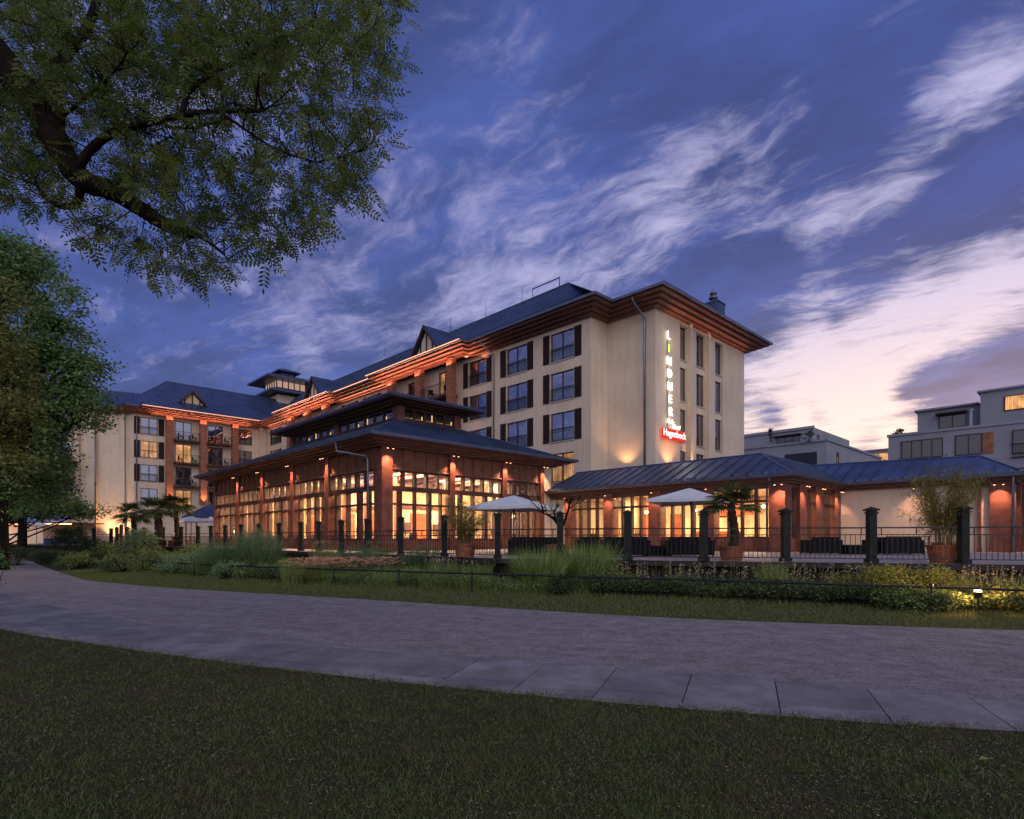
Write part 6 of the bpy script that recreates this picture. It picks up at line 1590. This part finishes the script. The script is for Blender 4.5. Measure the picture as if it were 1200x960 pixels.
tX, tY = tX[kp], tY[kp]; ii = np.repeat(np.arange(len(tX)), 34); x = tX[ii] + rng.normal(size=len(ii)) * .05; y = tY[ii] + rng.normal(size=len(ii)) * .05
tri_blades(x, y, rng.uniform(.02, .055, len(x)), .0040 + .0005 * y, lawnT, 'lawn_tufts', 'taller greener tufts standing out of the park lawn', .55)
# verge beyond the path
vw = np.interp(F2[:, 0], Pc_[:, 0], Pc_[:, 1])
n = 90000; x = rng.uniform(-21, 16.5, n); y0_ = np.interp(x, Pc_[:, 0], Pc_[:, 1]); y1_ = np.interp(x, F2[:, 0], F2[:, 1]); f = rng.uniform(-.015, 1.08, n); y = y0_ + (y1_ - y0_) * f
keep = np.abs(x / y) < 1.0
x, y, f = x[keep], y[keep], f[keep]
tri_blades(x, y, rng.uniform(.02, .06, len(x)) + (f > .93) * rng.uniform(0, .12, len(x)), .007 + .0004 * y, vergeM, 'verge_grass', 'narrow mown grass verge between the gravel path and the knee rail', .5)
# fallen leaves and small stones on the slabs and the path edge
c = W(1155 * 1.0, 4.15); 
lf = MB(); X0, Y0 = ((1155 - 600) / 675 * 4.02, 4.02); lf.add([(X0 - .05, Y0, .05), (X0, Y0 - .02, .06), (X0 + .045, Y0 + .01, .05), (X0, Y0 + .03, .065)], [(0, 1, 2, 3)])
tag(lf.build('fallen_leaf', leafYel), 'single yellow fallen leaf on the lawn near the lower right corner', 'leaf')
n = 9000; i_ = rng.integers(0, 299, n); A = Lc[i_] + (Lc[i_ + 1] - Lc[i_]) * rng.uniform(0, 1, n)[:, None] if False else Lc[i_]; o_ = rng.exponential(.05, n) * rng.choice((-.6, 1), n)
C = np.stack([A[:, 0] + rng.normal(size=n) * .08, A[:, 1] + o_, np.full(n, .03)], 1); V, F = rhombs(C, rng.uniform(.006, .02, n), rng.uniform(.005, .012, n), flat=.15)
tag(fast('litter', V, F, strawM), 'bits of straw and debris along the edge of the paving', 'litter', kind='stuff')
n = 16000; i_ = rng.integers(0, 299, n); C = np.stack([Mc[i_, 0] + rng.normal(size=n) * .1, Mc[i_, 1] + rng.normal(size=n) * .22 + .12, np.full(n, .026)], 1); V, F = rhombs(C, rng.uniform(.006, .018, n), rng.uniform(.005, .012, n), flat=.2)
tag(fast('loose_gravel', V, F, mat('grit', (.22, .19, .18), .9, var=.5, vscale=30)), 'loose grit scattered where gravel meets the paving strip', 'gravel', kind='stuff')

# ---- ground spotlight in the bed on the right
gp = W(1146, 12.05); gs = thing('ground_spotlight', (gp[0], gp[1], 0), 'small bright orange ground spotlight shining between the shrubs at the right', 'garden light')
m1 = MB(); m1.tube([(gp[0], gp[1], 0), (gp[0], gp[1], .34)], .02, 8); m1.lathe((gp[0], gp[1], .42), [(.0, -.1), (.07, -.08), (.085, .04), (.08, .05)], 12); m1.build('housing', blackm, gs)
m1 = MB(); m1.lathe((gp[0], gp[1], .455), [(0, -.07), (.055, -.045), (.07, 0), (.055, .045), (0, .07)], 14); m1.build('bulb', emis('garden_glow', (1, .52, .20), 30), gs, smooth=True)
l = bpy.data.lights.new('garden_light', 'POINT'); l.energy = 110; l.color = (1, .50, .18); l.shadow_soft_size = .07
o = bpy.data.objects.new('garden_light', l); COL.objects.link(o); o.parent = gs; o.location = (0, .12, .56)

# ---- far left: lit bar under the trees, parked van
fb = W(35, 66); fk = thing('park_kiosk', (fb[0], fb[1], .0), 'pale low garden building with lit eaves under the trees at the far left', 'kiosk')
m1 = MB(); m1.box(fb[0] - 9, fb[0] + 1.5, fb[1], fb[1] + 4, 0, 3.2); m1.build('wall', stucco, fk)
m1 = MB(); m1.box(fb[0] - 9.3, fb[0] + 5.5, fb[1] - .8, fb[1] + 4.3, 3.2, 3.35); m1.build('roof', woodd, fk)
m1 = MB(); m1.box(fb[0] - 9.2, fb[0] + 5.4, fb[1] - .82, fb[1] - .8, 3.08, 3.2); m1.build('glow_strip', lamp_e, fk)
l = bpy.data.lights.new('kiosk_lamp', 'POINT'); l.energy = 120; l.color = (1, .6, .35); l.shadow_soft_size = .2
o = bpy.data.objects.new('kiosk_lamp', l); COL.objects.link(o); o.parent = fk; o.location = (-3, -2, 2.3)
vb = W(70, 58); vt = thing('blue_awning_stand', (vb[0], vb[1], 0), 'dark blue fabric-sided stand between the round shrub and the pale end wall', 'stand')
m1 = MB(); m1.box(vb[0] - 1.6, vb[0] + 1.7, vb[1], vb[1] + 1.4, .0, 1.55); m1.build('side_cloth', mat('navy_cloth', (.02, .03, .10), .9, var=.3), vt)
m1 = MB(); m1.box(vb[0] - 1.75, vb[0] + 1.85, vb[1] - .1, vb[1] + 1.5, 1.552, 1.62); m1.build('counter_top', stonem, vt)
# roof terrace plants of the far block
for i, (px_, py_, lab) in enumerate(((948, 513, 'potted conifer on the roof terrace of the far grey block, right of the awning'), (903, 517, 'small conifer on the roof terrace of the far grey block, left of the awning'), (1056, 506, 'low green bush on the roof corner of the near apartment block'))):
    Y = (82, 82, 53)[i]; x, y, z = W(px_, Y, py_ + 7)
    z = 15.21 if i < 2 else 10.5
    shrub((x, y), (.8, .4, .7)[i], (.8, .4, .7)[i], (1.5, 2.0, 1.0)[i], 700, .16, leafD, lab, base=z)
